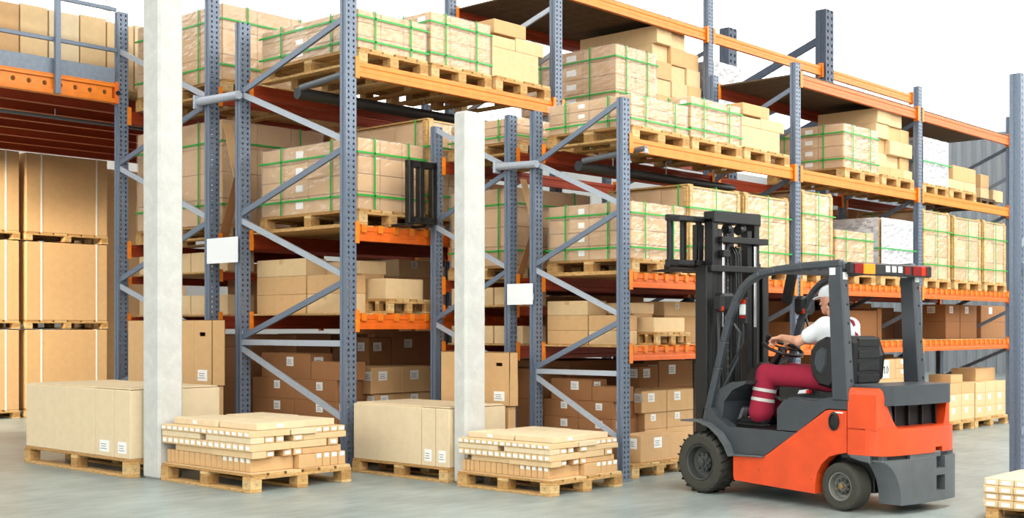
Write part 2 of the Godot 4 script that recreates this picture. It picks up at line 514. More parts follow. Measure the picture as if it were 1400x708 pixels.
# bent bright tab over the beam front, standing for a stripe of light
func light_stripe_mesh(w: float, h: float, t: float) -> ArrayMesh:
	var key := "tab %.3f %.3f" % [w, h]
	if not cache.has(key):
		cache[key] = MB.new().ext(PackedVector2Array([Vector2(-t, 0.001), Vector2(t * 0.52, 0.001), Vector2(t * 0.55, -h * 0.42), Vector2(t * 0.75, -h * 0.42), Vector2(t * 0.8, 0.016), Vector2(-t, 0.016)]), Vector3.BACK, Vector3.UP, Vector3.LEFT, -w * 0.5, w * 0.5).mesh()
	return cache[key]

func shelf_board(x0: float, x1: float, y: float, z0: float, z1: float, nb: int, label: String) -> void:
	var old := "bare" in label  # fourth-level decks: shade underneath put into a darker wood
	var o := thing("shelf_board", label, "shelf", Vector3(x0, y, z1))
	var w := (x1 - x0) / nb
	for i in nb:
		bxp(o, "board", Vector3(i * w + 0.004, 0, z0 - z1), Vector3((i + 1) * w - 0.004, 0.02, 0), M.dark_wood if old else M.wood[i % 3], 0.002)

func racks() -> void:
	# right rack: four frames, shelves at 1.34, 2.09 and 3.47 m, a fourth from the second frame on
	var wr := [[3.3, 3.82, false], [3.3, 2.8, true], [2.22, 2.72, false], [2.16, 1.68, true], [1.12, 1.6, false], [1.08, 1.08, true], [1.02, 0.42, true]]
	var w2 := [[3.82, 3.3, true], [2.76, 3.24, false], [2.7, 2.2, true], [1.64, 2.16, false], [1.58, 1.13, true], [0.6, 1.1, false]]
	upright_frame(0, 0, -1.17, 3.86, 0.12, 0.08, wr, "blue-grey upright frame at the near end of the right rack, perforated posts")
	upright_frame(0, -1.54, -2.70, 3.86, 0.12, 0.08, w2, "blue-grey upright frame behind the right concrete column")
	var hs := [0, 4.75, 4.95, 4.95]
	for i in range(1, 4):
		var br := []
		for j in 4:
			br.append([0.7 + j * 1.08, 1.2 + j * 1.08, false]); br.append([1.25 + j * 1.08, 0.72 + (j + 1) * 1.08, false])
		br.resize(7 if i == 1 else 8)
		upright_frame(3.43 * i, 0, -1.17, hs[i], 0.12, 0.08, br, ["", "second upright frame of the right rack, above the steering wheel", "third upright frame of the right rack, right of the light bar", "fourth upright frame of the right rack, near the far pallets"][i])
	var lv := [["lowest", 1.343], ["middle", 2.09], ["top", 3.47], ["fourth", 4.62]]
	var bays := ["first", "second", "third"]
	for b in 3:
		for l in 4:
			if l == 3 and b == 0: continue
			for rear in 2:
				var front: bool = rear == 0
				beam(3.43 * b + 0.062, 3.43 * (b + 1) - 0.062, lv[l][1], -1.17 * rear, 0.135, "orange %s beam of the %s shelf, %s bay, right rack" % ["front" if front else "rear", lv[l][0], bays[b]], (M.lit_orange if l == 2 else M.orange) if front else M.shaded_orange, 18 if front and l < 2 else 0)
			if l < 2: shelf_board(3.43 * b + 0.07, 3.43 * b + 3.36, lv[l][1], -1.15, -0.035, 6, "chipboard deck on the %s shelf, %s bay, right rack" % [lv[l][0], bays[b]])
	# slats that carry goods on the fourth level
	for b in [1, 2]:
		shelf_board(3.43 * b + 0.07, 3.43 * b + 3.36, 4.62, -1.2, 0.02, 12, "bare board deck on the fourth level, %s bay, right rack" % bays[b])
	for l in 3:
		for rear in 2:
			beam(0.062, 3.36, lv[l][1], -1.54 - 1.16 * rear, 0.135, "dark orange %s beam of the %s shelf behind the right column" % ["near" if rear == 0 else "far", lv[l][0]], M.shaded_orange)
	# left rack, larger: frames at -1.2, 2.3, 5.85 and 9.45
	var ar := [[4.35, 4.92, false], [4.33, 3.6, true], [2.9, 3.5, false], [2.82, 2.12, true], [1.42, 2.04, false], [1.37, 1.37, true], [1.3, 0.55, true]]
	var a2 := [[5.25, 4.38, true], [3.75, 4.3, false], [3.68, 2.9, true], [2.18, 2.84, false], [2.1, 1.45, true], [0.8, 1.4, false]]
	upright_frame(-1.2, -2.848, -4.79, 5.18, 0.15, 0.1, ar, "blue-grey upright frame at the near end of the left rack, perforated posts")
	upright_frame(-1.2, -5.43, -7.55, 5.78, 0.15, 0.1, a2, "blue-grey upright frame behind the left concrete column, carrying the mezzanine")
	for i in range(1, 4):
		var br := []
		for j in 4:
			br.append([0.9 + j * 1.4, 1.5 + j * 1.4, i == 1]); br.append([1.6 + j * 1.4, 0.9 + (j + 1) * 1.4, i == 1])
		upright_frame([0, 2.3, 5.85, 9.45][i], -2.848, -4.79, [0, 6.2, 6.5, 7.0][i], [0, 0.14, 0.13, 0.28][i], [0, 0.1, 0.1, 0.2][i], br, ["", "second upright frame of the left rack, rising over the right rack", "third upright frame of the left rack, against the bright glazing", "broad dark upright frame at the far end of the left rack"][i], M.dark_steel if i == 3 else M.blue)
	var la := [["lowest", 1.686], ["middle", 2.66], ["top", 4.466], ["fourth", 6.02]]
	var xa := [-1.2, 2.3, 5.85, 9.45, 13.0]
	for b in 4:
		for l in 4:
			if (l == 3 and b == 0) or (b > 0 and l < 2): continue
			if b == 3 and l < 3: continue
			for rear in 2:
				beam(xa[b] + (0.15 if b == 3 else 0.078), xa[b + 1] - (0.15 if b >= 2 else 0.078), la[l][1], -2.848 - 1.94 * rear, 0.16, "orange %s beam of the %s shelf, %s bay, left rack" % ["front" if rear == 0 else "rear", la[l][0], ["first", "second", "third", "fourth"][b]], (M.lit_orange if l >= 2 else M.orange) if rear == 0 else M.shaded_orange, 14 if rear == 0 and l < 2 else 0)
			if l < 2: shelf_board(xa[b] + 0.09, xa[b + 1] - 0.09, la[l][1], -4.77, -2.89, 6, "chipboard deck on the %s shelf, %s bay, left rack" % [la[l][0], ["first", "second"][b]])
	shelf_board(2.4, 5.75, 6.02, -4.8, -2.84, 12, "bare board deck on the fourth level, left rack")
	beam(6.0, 9.3, 5.5, -4.79, 0.2, "stout orange beam behind the white wrapped load, left rack", M.lit_orange)
	for l in 3:
		for rear in 2:
			beam(-1.12, 2.2, la[l][1], -5.43 - 2.12 * rear, 0.16, "dark orange %s beam of the %s shelf behind the left column" % ["near" if rear == 0 else "far", la[l][0]], M.shaded_orange)
	# spacers between the back-to-back frames, sprinkler pipes and blank plates
	for k in 2:
		var s: float = [1.0, 1.27][k]
		var o: float = [0.0, -1.2][k]
		var zz: Array = [[-1.17, -1.54, -0.75], [-4.79, -5.43, -4.0]][k]
		var where: String = ["right", "left"][k]
		var yy: float = [3.3, 4.32][k]
		var t := thing("row_spacer", "short galvanised tube joining the back-to-back uprights of the %s rack" % where, "spacer", Vector3(o - 0.1 * s, yy, zz[1] - 0.1))
		part(t, "tube", MB.new().tube([Vector3(0, 0.0, 0), Vector3(0, -0.02, zz[0] - zz[1] + 0.2)], 0.04 * s, 14).mesh(), M.galv)
		bxp(t, "end_plate", Vector3(-0.05 * s, -0.07 * s, -0.03), Vector3(0.05 * s, 0.06 * s, 0.0), M.galv)
		var sp := thing("sprinkler_pipe", "thick dark sprinkler pipe under the top shelf of the %s rack" % where, "pipe", Vector3(o + 0.2, yy - 0.04, zz[2]))
		part(sp, "main_pipe", MB.new().tube([Vector3(0, 0, 0), Vector3(3.0 * s, 0, 0)], 0.055 * s, 14).mesh(), M.pipe)
		for j in 3:
			part(sp, "hanger", MB.new().tube([Vector3(0.6 * s + j * s, 0, 0), Vector3(0.6 * s + j * s, [0.203, 0.18][k], 0)], 0.008, 6).mesh(), M.galv)
		var br := thing("branch_pipe", "thin grey branch pipe with a sprinkler head, %s rack" % where, "pipe", Vector3(o + 0.16, yy + 0.0, zz[2] + 0.35 * s))
		part(br, "pipe", MB.new().tube([Vector3(0, 0, -0.25 * s), Vector3(0.02, 0.06 * s, 0.55 * s)], 0.03 * s, 12).mesh(), M.grey_pipe)
		part(br, "sprinkler_head", MB.new().lathe([Vector2(0, 0), Vector2(0.03, 0.01), Vector2(0.02, 0.05), Vector2(0.0, 0.06)], 10, Vector3(0.02, 0.0, 0.55 * s)).mesh(), M.galv)
		var pl: Array = [[-0.1, 1.79, -1.5, 2.015, -1.13], [-1.32, 2.32, -5.36, 2.625, -4.72]][k]
		var sg := thing("blank_plate", "blank white plate fixed across the uprights of the %s rack" % where, "sign", Vector3(pl[0], pl[1], (pl[2] + pl[4]) * 0.5))
		bxp(sg, "plate", Vector3(-0.004, 0, (pl[2] - pl[4]) * 0.5), Vector3(0.004, pl[3] - pl[1], (pl[4] - pl[2]) * 0.5), M.sign, 0.002)
		for e in [-1.0, 1.0]:
			bxp(sg, "clip", Vector3(0.004, 0.05, e * (pl[4] - pl[2]) * 0.42 - 0.02), Vector3(0.034, 0.12, e * (pl[4] - pl[2]) * 0.42 + 0.02), M.galv)
	# the rack across the aisle shows one post at the right edge
	upright_frame(2.2, 3.12, 4.3, 4.0, 0.15, 0.11, [[1.2, 0.5, true], [1.3, 2.2, false], [3.2, 2.3, true]], "blue-grey upright of the opposite rack at the right edge")

# ---------------------------------------------------------------- goods
func pallet(p: Vector3, q: Vector3, label: String, mats: Array, group := "wooden pallets") -> Node3D:
	var o := thing("wooden_pallet", label, "pallet", Vector3((p.x + q.x) * 0.5, p.y, (p.z + q.z) * 0.5), 0, group)
	var h := q.y - p.y
	var L := q.x - p.x
	var D := q.z - p.z
	var b := h * 0.16
	var bw := minf(0.13, L * 0.13)
	var bd := minf(0.13, D * 0.13)
	for i in 3:
		var x := (i - 1.0) * (L - bw) * 0.5
		bxp(o, "bottom_board", Vector3(x - bw * 0.5, 0, -D * 0.5), Vector3(x + bw * 0.5, b, D * 0.5), mats[i % mats.size()], 0.003)
		for j in 3:
			var z := (j - 1.0) * (D - bd) * 0.5
			bxp(o, "block", Vector3(x - bw * 0.5, b, z - bd * 0.5), Vector3(x + bw * 0.5, h - 2.0 * b, z + bd * 0.5), mats[(i + j) % mats.size()], 0.003)
		var zs := (i - 1.0) * (D - bd) * 0.5
		bxp(o, "stringer_board", Vector3(-L * 0.5, h - 2.0 * b, zs - bd * 0.5), Vector3(L * 0.5, h - b, zs + bd * 0.5), mats[(i + 1) % mats.size()], 0.003)
	var n := 6
	var w := L / n
	for i in n:
		var x0 := -L * 0.5 + i * w + w * 0.07
		bxp(o, "deck_board", Vector3(x0, h - b, -D * 0.5), Vector3(x0 + w * 0.86, h, D * 0.5), mats[(i * 2 + 1) % mats.size()], 0.003)
	return o

# paper sticker with printed lines; on the -x face ("x") or the +z face ("z") of its parent
func sticker(parent: Node, at: Vector3, face: String, w: float, h: float) -> void:
	var b := Basis() if face == "z" else Basis(Vector3.UP, -PI / 2)
	var s := part(parent, "label_sticker", bx(Vector3(w, h, 0.003), 0.0), M.paper, at, b)
	for k in 3:
		part(s, "print", bx(Vector3(w * [0.7, 0.5, 0.6][k], h * 0.06, 0.001), 0.0), M.grey_ink, Vector3(-w * 0.08, h * (0.22 + 0.2 * k), 0.002))

func carton(p: Vector3, q: Vector3, tint: int, feat: String, label: String) -> Node3D:
	var o := thing("carton", label, "carton", Vector3((p.x + q.x) * 0.5, p.y, (p.z + q.z) * 0.5))
	var s := q - p
	part(o, "body", bx(s, 0.006), M.card[tint])
	if "t" in feat:
		bxp(o, "tape", Vector3(-s.x * 0.5 - 0.001, s.y * 0.72, -0.03), Vector3(s.x * 0.5 + 0.001, s.y + 0.001, 0.03), M.tape, 0.0)
	else:
		# closing flaps: two thin leaves on top with a slit between
		for k in [-1.0, 1.0]:
			bxp(o, "flap", Vector3(-s.x * 0.5 + 0.006, s.y, k * s.z * 0.25 - s.z * 0.24), Vector3(s.x * 0.5 - 0.006, s.y + 0.0008, k * s.z * 0.25 + s.z * 0.24), M.card[tint], 0.0)
	if "l" in feat:
		var h := minf(0.11, s.y * 0.4)
		sticker(o, Vector3(-s.x * 0.12, s.y * 0.5, s.z * 0.5), "z", h * 1.25, h)
		sticker(o, Vector3(-s.x * 0.5, s.y * 0.5, s.z * 0.1), "x", h * 1.2, h)
	if "n" in feat:
		part(o, "paper_sheet", bx(Vector3(0.2, 0.24, 0.003), 0.0), M.paper, Vector3(0.05, 0.02, s.z * 0.5))
		var tm := TextMesh.new()
		tm.text = "10"
		var sf := SystemFont.new()
		sf.font_names = PackedStringArray(["Droid Serif"])
		sf.font_weight = 700
		tm.font = sf
		tm.font_size = 64
		tm.pixel_size = 0.0022
		tm.depth = 0.002
		part(o, "printed_number", tm, M.ink, Vector3(0.05, 0.13, s.z * 0.5 + 0.003))
	return o

# wrinkled stretch film round a load: four sides and a lid
func film_mesh(s: Vector3, amp: float, sd: int) -> ArrayMesh:
	var nz := FastNoiseLite.new()
	nz.seed = sd
	nz.noise_type = FastNoiseLite.TYPE_SIMPLEX
	nz.frequency = 1.0
	nz.fractal_octaves = 3
	var m := MB.new()
	var h := s * 0.5
	var faces := [[Vector3(-1, 0, 0), Vector3(0, 0, 1)], [Vector3(0, 0, 1), Vector3(1, 0, 0)], [Vector3(1, 0, 0), Vector3(0, 0, -1)], [Vector3(0, 0, -1), Vector3(-1, 0, 0)]]
	for f in faces:
		var nn: Vector3 = f[0]
		var u: Vector3 = f[1]
		var hu := absf(u.dot(h)) if true else 0.0
		hu = absf(u.x) * h.x + absf(u.z) * h.z
		var hn := absf(nn.x) * h.x + absf(nn.z) * h.z
		var N := 32
		var P := []
		for j in N + 1:
			var row := []
			for i in N + 1:
				var a := lerpf(-hu, hu, float(i) / N)
				var y := lerpf(0.0, s.y, float(j) / N)
				var edge := minf(minf(float(i), float(N - i)), 2.0) * 0.5
				var d := nz.get_noise_3d(a * 4.0 + y * 5.0 + 31.0 * nn.x, y * 11.0 - a * 4.0, nn.z * 17.0) * amp * edge
				row.append(u * a + nn * (hn + d + amp * 1.05 + 0.004) + Vector3.UP * y)
			P.append(row)
		for j in N:
			for i in N:
				m.tri(P[j][i], P[j][i + 1], P[j + 1][i + 1])
				m.tri(P[j][i], P[j + 1][i + 1], P[j + 1][i])
	return m.mesh()

func strap_ring(parent: Node, s: Vector3, axis: String, at: float, w: float, mat: Material, g := 0.012, called := "strap") -> void:
	var t := 0.004
	var m := MB.new()
	if axis == "y":  # round the load, level
		m.box(Vector3(-s.x * 0.5 - g - t, at, -s.z * 0.5 - g), Vector3(-s.x * 0.5 - g, at + w, s.z * 0.5 + g))
		m.box(Vector3(s.x * 0.5 + g, at, -s.z * 0.5 - g), Vector3(s.x * 0.5 + g + t, at + w, s.z * 0.5 + g))
		m.box(Vector3(-s.x * 0.5 - g - t, at, s.z * 0.5 + g), Vector3(s.x * 0.5 + g + t, at + w, s.z * 0.5 + g + t))
	elif axis == "x":  # over the top, seen as uprights on the x faces
		for k in [-1.0, 1.0]:
			m.box(Vector3(k * (s.x * 0.5 + g), 0.002, at - w * 0.5), Vector3(k * (s.x * 0.5 + g + t), s.y + t, at + w * 0.5))
		m.box(Vector3(-s.x * 0.5 - g, s.y + 0.001, at - w * 0.5), Vector3(s.x * 0.5 + g, s.y + t + 0.001, at + w * 0.5))
	else:
		for k in [-1.0, 1.0]:
			m.box(Vector3(at - w * 0.5, 0.002, k * (s.z * 0.5 + g)), Vector3(at + w * 0.5, s.y + t, k * (s.z * 0.5 + g + t)))
		m.box(Vector3(at - w * 0.5, s.y + 0.001, -s.z * 0.5 - g), Vector3(at + w * 0.5, s.y + t + 0.001, s.z * 0.5 + g))
	part(parent, called, m.mesh(), mat)

func bound_load(kind: String, p: Vector3, q: Vector3, nx: int, ny: int, nz: int, label: String) -> void:
	var s := q - p
	var o := thing({"strap": "strapped_load", "white": "wrapped_load", "crate": "timber_crate"}[kind], label, {"strap": "wrapped load", "white": "wrapped load", "crate": "crate"}[kind], Vector3((p.x + q.x) * 0.5, p.y, (p.z + q.z) * 0.5))
	var big := s.z > 1.5
	var sw := 0.022 if big else 0.018
	# the cartons in it, those on the outside
	var cs := Vector3(s.x / nx, s.y / ny, s.z / nz)
	var mesh := bx(cs - Vector3(0.006, 0.004, 0.006), 0.006)
	for i in nx:
		for j in ny:
			for k in nz:
				if i > 0 and k < nz - 1 and j < ny - 1: continue
				var at := Vector3(-s.x * 0.5 + (i + 0.5) * cs.x, j * cs.y, -s.z * 0.5 + (k + 0.5) * cs.z)
				var c := part(o, "carton", mesh, M.card[[2, 0, 2, 2][(i + j * 2 + k) % 4] if kind != "crate" else [0, 1][(i + j) % 2]], at)
				if i == 0 and kind == "strap" and k % 2 == 1:
					part(c, "label_sticker", bx(Vector3(0.003, cs.y * 0.4, cs.z * 0.3), 0.0), M.paper, Vector3(-cs.x * 0.5, cs.y * 0.3, cs.z * 0.15))
	if kind == "strap":
		strap_ring(o, s, "y", s.y * 0.18, sw, M.strap, 0.024)
		if s.y > 0.35: strap_ring(o, s, "y", s.y * 0.78, sw, M.strap, 0.024)
		for a in [-0.27, 0.25]:
			strap_ring(o, s, "z", a * s.x, sw, M.strap, 0.024)
			strap_ring(o, s, "x", a * s.z, sw, M.strap, 0.024)
		part(o, "stretch_film", film_mesh(s, 0.009, hash(label) % 1000), M.film)
	elif kind == "white":
		strap_ring(o, s, "y", s.y * 0.45, sw, M.strap, 0.056)
		part(o, "stretch_film", film_mesh(s, 0.024, hash(label) % 1000), M.white_film)
	else:
		var tw := 0.055 if not big else 0.075
		for sx in [-1.0, 1.0]:
			for sz in [-1.0, 1.0]:
				bxp(o, "corner_post", Vector3(sx * s.x * 0.5 + (0.0 if sx < 0 else -tw), 0, sz * s.z * 0.5), Vector3(sx * s.x * 0.5 + (tw if sx < 0 else 0.0), s.y, sz * (s.z * 0.5 + 0.022)), M.wood[2])
				bxp(o, "corner_post", Vector3(sx * s.x * 0.5, 0, sz * s.z * 0.5 + (0.0 if sz < 0 else -tw)), Vector3(sx * (s.x * 0.5 + 0.022), s.y, sz * s.z * 0.5 + (tw if sz < 0 else 0.0)), M.wood[0])
		for sz in [-1.0, 1.0]:
			bxp(o, "top_rail", Vector3(-s.x * 0.5, s.y, sz * (s.z * 0.5 - 0.04) - 0.05), Vector3(s.x * 0.5, s.y + 0.022, sz * (s.z * 0.5 - 0.04) + 0.05), M.wood[2])
		for sx in [-1.0, 1.0]:
			bxp(o, "top_rail", Vector3(sx * (s.x * 0.5 - 0.04) - 0.05, s.y + 0.022, -s.z * 0.5), Vector3(sx * (s.x * 0.5 - 0.04) + 0.05, s.y + 0.042, s.z * 0.5), M.wood[0])
		bxp(o, "lid", Vector3(-s.x * 0.5, s.y - 0.002, -s.z * 0.45), Vector3(s.x * 0.5, s.y + 0.012, s.z * 0.45), M.wood[1])
		var e := s + Vector3(0.05, 0.03, 0.05)
		strap_ring(o, e, "y", s.y * 0.2, sw, M.strap)
		strap_ring(o, e, "y", s.y * 0.72, sw, M.strap)
		strap_ring(o, e, "z", -0.02 * s.x, sw, M.strap)
		strap_ring(o, e, "x", -0.25 * s.z, sw, M.strap)
		strap_ring(o, e, "x", 0.4 * s.z, sw, M.strap)
		part(o, "stretch_film", film_mesh(s, 0.009, hash(label) % 1000), M.film)

func stock() -> void:
	for c in CARTONS:
		carton(Vector3(c[0], c[1], c[2]), Vector3(c[3], c[4], c[5]), c[6], c[7], c[8])
	for l in LOADS:
		bound_load(l[0], Vector3(l[1], l[2], l[3]), Vector3(l[4], l[5], l[6]), l[7], l[8], l[9], l[10])
	for p in PALLETS:
		pallet(Vector3(p[0], p[1], p[2]), Vector3(p[3], p[1] + p[4], p[5]), p[6], [M.dark_wood] if "dark" in p[6] else M.wood)
	# goods of the rear racks, seen between the column and the uprights
	for k in 2:
		var w: String = ["right", "left"][k]
		var g: Dictionary = [{"x": 0.17, "l": 1.3, "z0": -2.69, "z1": -1.55, "l3": 3.47, "t3": 3.88, "l2": 2.09, "t2": 3.1, "l1": 1.343, "ph": 0.144}, {"x": -1.0, "l": 1.6, "z0": -7.53, "z1": -5.45, "l3": 4.466, "t3": 5.6, "l2": 2.66, "t2": 4.15, "l1": 1.686, "ph": 0.18}][k]
		bound_load("strap", Vector3(g.x, g.l3 + g.ph, g.z0 + 0.05), Vector3(g.x + g.l, g.t3, g.z1 - 0.05), 3, 3, 4, "green-strapped load high behind the %s concrete column" % w)
		bound_load("strap", Vector3(g.x, g.l2 + g.ph, g.z0 + 0.05), Vector3(g.x + g.l, g.t2, g.z1 - 0.05), 3, 4, 4, "green-strapped load at mid height behind the %s concrete column" % w)
		pallet(Vector3(g.x, g.l3, g.z0), Vector3(g.x + g.l, g.l3 + g.ph, g.z1), "wooden pallet under the high load behind the %s column" % w, M.wood)
		pallet(Vector3(g.x, g.l2, g.z0), Vector3(g.x + g.l, g.l2 + g.ph, g.z1), "wooden pallet under the mid-height load behind the %s column" % w, M.wood)
		shelf_board(g.x, g.x + 1.4, g.l1, g.z0, g.z1, 4, "pale board shelf low behind the %s column" % w)
		var ys: float = (g.l1 + g.l2) * 0.5 + 0.06
		shelf_board(g.x, g.x + 1.4, ys, g.z0, g.z1, 4, "pale board shelf between the low and middle beams behind the %s column" % w)
		for e in 2:
			beam(g.x - 0.1, g.x + 3.2, ys, [[-1.54, -2.70], [-5.43, -7.55]][k][e], 0.1, "slim dark orange %s beam of the extra board shelf behind the %s column" % [["near", "far"][e], w], M.shaded_orange)
		var n := 5
		var d: float = (g.z1 - g.z0) / n
		for i in n:
			for lev in 2:
				var y0: float = g.l1 + 0.02 if lev == 0 else ys + 0.02
				var hh: float = (0.2 if lev == 0 else 0.2) * (1.0 if k == 0 else 1.25)
				carton(Vector3(g.x + 0.05, y0, g.z0 + i * d + 0.01), Vector3(g.x + 0.45, y0 + hh, g.z0 + (i + 1) * d - 0.01), 1, "", "small carton %s of five on the %s board behind the %s column" % [["first", "second", "third", "fourth", "last"][i], ["lower", "upper"][lev], w])
		for lev in 3:
			for i in 2:
				var hh2: float = [0.38, 0.36, 0.34][lev] * (1.0 if k == 0 else 1.2)
				var yb: float = [0.0, 0.381, 0.742][lev] * (1.0 if k == 0 else 1.2)
				carton(Vector3(g.x + 0.2, yb, g.z0 + i * (g.z1 - g.z0) * 0.5 + 0.06), Vector3(g.x + 0.8, yb + hh2, g.z0 + (i + 1) * (g.z1 - g.z0) * 0.5 - 0.06), 3, "", "dark %s carton in the %s layer on the floor behind the %s column" % [["far", "near"][i], ["bottom", "middle", "top"][lev], w])

# large dark cartons added behind the open bays to block light and darken them
func rear_row_backdrop() -> void:
	for i in range(1, 4):
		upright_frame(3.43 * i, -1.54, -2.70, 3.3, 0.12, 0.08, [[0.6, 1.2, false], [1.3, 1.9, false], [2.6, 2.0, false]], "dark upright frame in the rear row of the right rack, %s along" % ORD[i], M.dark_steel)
	for b in range(1, 3):
		for l in 2:
			for e in 2:
				beam(3.43 * b + 0.062, 3.43 * (b + 1) - 0.062, [1.343, 2.09][l], -1.54 - 1.16 * e, 0.135, "%s rear-row beam of the %s shelf, %s bay, right rack" % [["near", "far"][e], ["lowest", "middle"][l], ORD[b]], M.shaded_orange)
	for b in 3:
		for l in 3:
			var y0: float = [0.0, 1.345, 2.092][l]
			var x: float = 3.43 * b + ([1.0, 1.6, 1.52][l] if b == 0 else 0.12)
			var w: float = (3.43 * (b + 1) - 0.1 - x) / (2 if b == 0 else 4)
			for i in (2 if b == 0 else 4):
				var h: float = [1.16, 0.58, 0.85 if b == 0 else 1.3][l] - 0.06 * ((i + b) % 3)
				carton(Vector3(x + i * w + 0.01, y0, -2.67), Vector3(x + (i + 1) * w - 0.01, y0 + h, -1.55), 3, "", "%s added large dark carton of the rear row, %s, %s bay, right rack" % [ORD[i], ["on the floor", "lowest shelf", "middle shelf"][l], ORD[b]])

	for l in 3:
		var y0: float = [0.0, 1.688, 2.662][l]
		var x: float = [0.1, 0.45, 0.75][l]
		for i in 3:
			var h: float = [1.45, 0.75, 1.6][l] - 0.07 * (i % 2)
			carton(Vector3(x + 0.01, y0, -7.5), Vector3(x + 0.6, y0 + h, -5.46), 3, "", "%s added large dark carton of the rear row, %s, left rack" % [ORD[i], ["on the floor", "lowest shelf", "middle shelf"][l]])
			x += 0.62
	for i in 5:  # added to shut out the bright back wall
		for t in 3:
			carton(Vector3(2.7 + i * 0.9, t * 1.3, -7.4), Vector3(3.58 + i * 0.9, t * 1.3 + 1.29 - 0.1 * t * (i % 2), -6.3), 3, "", "%s added big dark carton, %s tier, standing far behind the left rack" % [ORD[i], ["bottom", "middle", "top"][t]])

# ---------------------------------------------------------------- in front of the racks
func column(p: Vector3, q: Vector3, label: String) -> void:
	var o := thing("concrete_column", label, "column", Vector3((p.x + q.x) * 0.5, 0, (p.z + q.z) * 0.5))
	part(o, "shaft", bx(q - p, 0.025), M.concrete)

# layered narrow boxes on a pallet; s stretches the layout
func slim_stack(p: Vector3, sx: float, sy: float, sz: float, where: String) -> void:
	pallet(p, p + Vector3(1.08 * sx, 0.146 * sy, 1.2 * sz), "wooden pallet carrying layered slim boxes, %s" % where, M.wood)
	var sheet := thing("cardboard_sheet", "thin cardboard sheet under the slim boxes, %s" % where, "sheet", p + Vector3(0.54 * sx, 0.146 * sy, 0.6 * sz))
	part(sheet, "sheet", bx(Vector3(1.05 * sx, 0.004, 1.19 * sz), 0.001), M.card[1])
	var S := Vector3(sx, sy, sz)
	var names_of := ["bottom", "second", "third", "fourth", "fifth", "top"]
	var y := [0.151, 0.262, 0.317, 0.378, 0.428, 0.476]
	var h := [0.11, 0.054, 0.06, 0.049, 0.047, 0.056]
	var put := func(lay: int, x0: float, x1: float, z0: float, z1: float, lab: String, tint: int, tag: String) -> void:
		var a := p + Vector3(x0, y[lay], z0) * S
		var b := p + Vector3(x1, y[lay] + h[lay], z1) * S
		var o := thing("slim_box", lab, "box", Vector3((a.x + b.x) * 0.5, a.y, (a.z + b.z) * 0.5), 0, "slim boxes, %s" % where)
		var s := b - a
		part(o, "body", bx(s - Vector3(0.003, 0.001, 0.004), 0.004), M.card[tint])
		var lh := s.y * 0.5 if s.y < 0.09 * sy else s.y * 0.3
		var ly := s.y * 0.25 if s.y < 0.09 * sy else s.y * 0.66
		if "x" in tag: part(o, "label_sticker", bx(Vector3(0.003, lh, minf(s.z * 0.6, 0.07)), 0.0), M.paper, Vector3(-s.x * 0.5, ly, 0), Basis(Vector3.RIGHT, rng.randf_range(-0.12, 0.12)))
		if "z" in tag: part(o, "label_sticker", bx(Vector3(minf(s.x * 0.6, 0.07), lh, 0.003), 0.0), M.paper, Vector3(0, ly, s.z * 0.5), Basis(Vector3.BACK, rng.randf_range(-0.1, 0.1)))
	# bottom layer: boxes standing on edge along the left side, long box at the corner, four on the right
	for i in 13:
		var z := 0.17 + i * 0.074
		put.call(0, 0.06, 0.5, z, z + 0.072, "%s upright slim box from the far end, bottom layer, %s" % [ORD[i], where], 0, "x" if i > 7 else "")
	put.call(0, 0.51, 0.69, 0.6, 1.19, "long slim box in the bottom layer behind the corner, %s" % where, 0, "")
	for i in 4:
		var x := 0.70 + i * 0.086
		put.call(0, x, x + 0.083, 0.55, 1.17, "slim box %s of four, bottom layer, right side, %s" % [["first", "second", "third", "fourth"][i], where], 0, "z")
	for i in 3:
		put.call(0, 0.06, 1.0, 0.005 + i * 0.055, 0.057 + i * 0.055, "%s slim box lying at the far edge, bottom layer, %s" % [["first", "second", "third"][i], where], 0, "")
	# second layer: two long boxes along the left edge, three ends towards the aisle
	put.call(1, 0.05, 0.175, 0.14, 0.64, "far long box along the left edge, second layer, %s" % where, 1, "")
	put.call(1, 0.03, 0.17, 0.65, 1.19, "near long box along the left edge, second layer, %s" % where, 1, "")
	for i in 3:
		put.call(1, [0.18, 0.36, 0.47][i], [0.27, 0.45, 0.56][i], 0.5, 1.17, "slim box %s of three, second layer, aisle side, %s" % [["first", "second", "third"][i], where], 0, "z")
	put.call(1, 0.57, 1.0, 1.05, 1.16, "long box along the aisle edge, second layer, %s" % where, 0, "")
	put.call(1, 0.22, 1.0, 0.02, 0.45, "flat box hidden in the middle, second layer, %s" % where, 0, "")
	# third and fifth layers: fifteen ends in a row
	for lay in [2, 4]:
		for i in 15:
			var z: float = 0.005 + i * 0.079
			put.call(lay, 0.01 if lay == 2 else 0.0, 0.42, z, z + 0.076, "%s slim box from the far end, labelled %s layer, %s" % [ORD[i], names_of[lay], where], 1, "x")
	put.call(2, 0.43, 0.83, 1.06, 1.17, "long box along the aisle edge, third layer, %s" % where, 1, "")
	put.call(2, 0.85, 0.96, 0.7, 1.17, "labelled box end by the aisle, third layer, %s" % where, 0, "z")
	put.call(2, 0.43, 1.0, 0.05, 0.65, "flat box hidden in the middle, third layer, %s" % where, 0, "")
	# fourth layer
	put.call(3, 0.01, 0.15, 0.0, 0.53, "far long box along the left edge, fourth layer, %s" % where, 4, "")
	put.call(3, 0.01, 0.15, 0.61, 1.19, "near long box along the left edge, fourth layer, %s" % where, 4, "")
	for i in 3:
		put.call(3, [0.16, 0.28, 0.46][i], [0.26, 0.36, 0.56][i], 0.5, 1.18, "slim box %s of three, fourth layer, aisle side, %s" % [["first", "second", "third"][i], where], 1, "z")
	put.call(3, 0.57, 1.05, 1.06, 1.17, "long box along the aisle edge, fourth layer, %s" % where, 1, "")
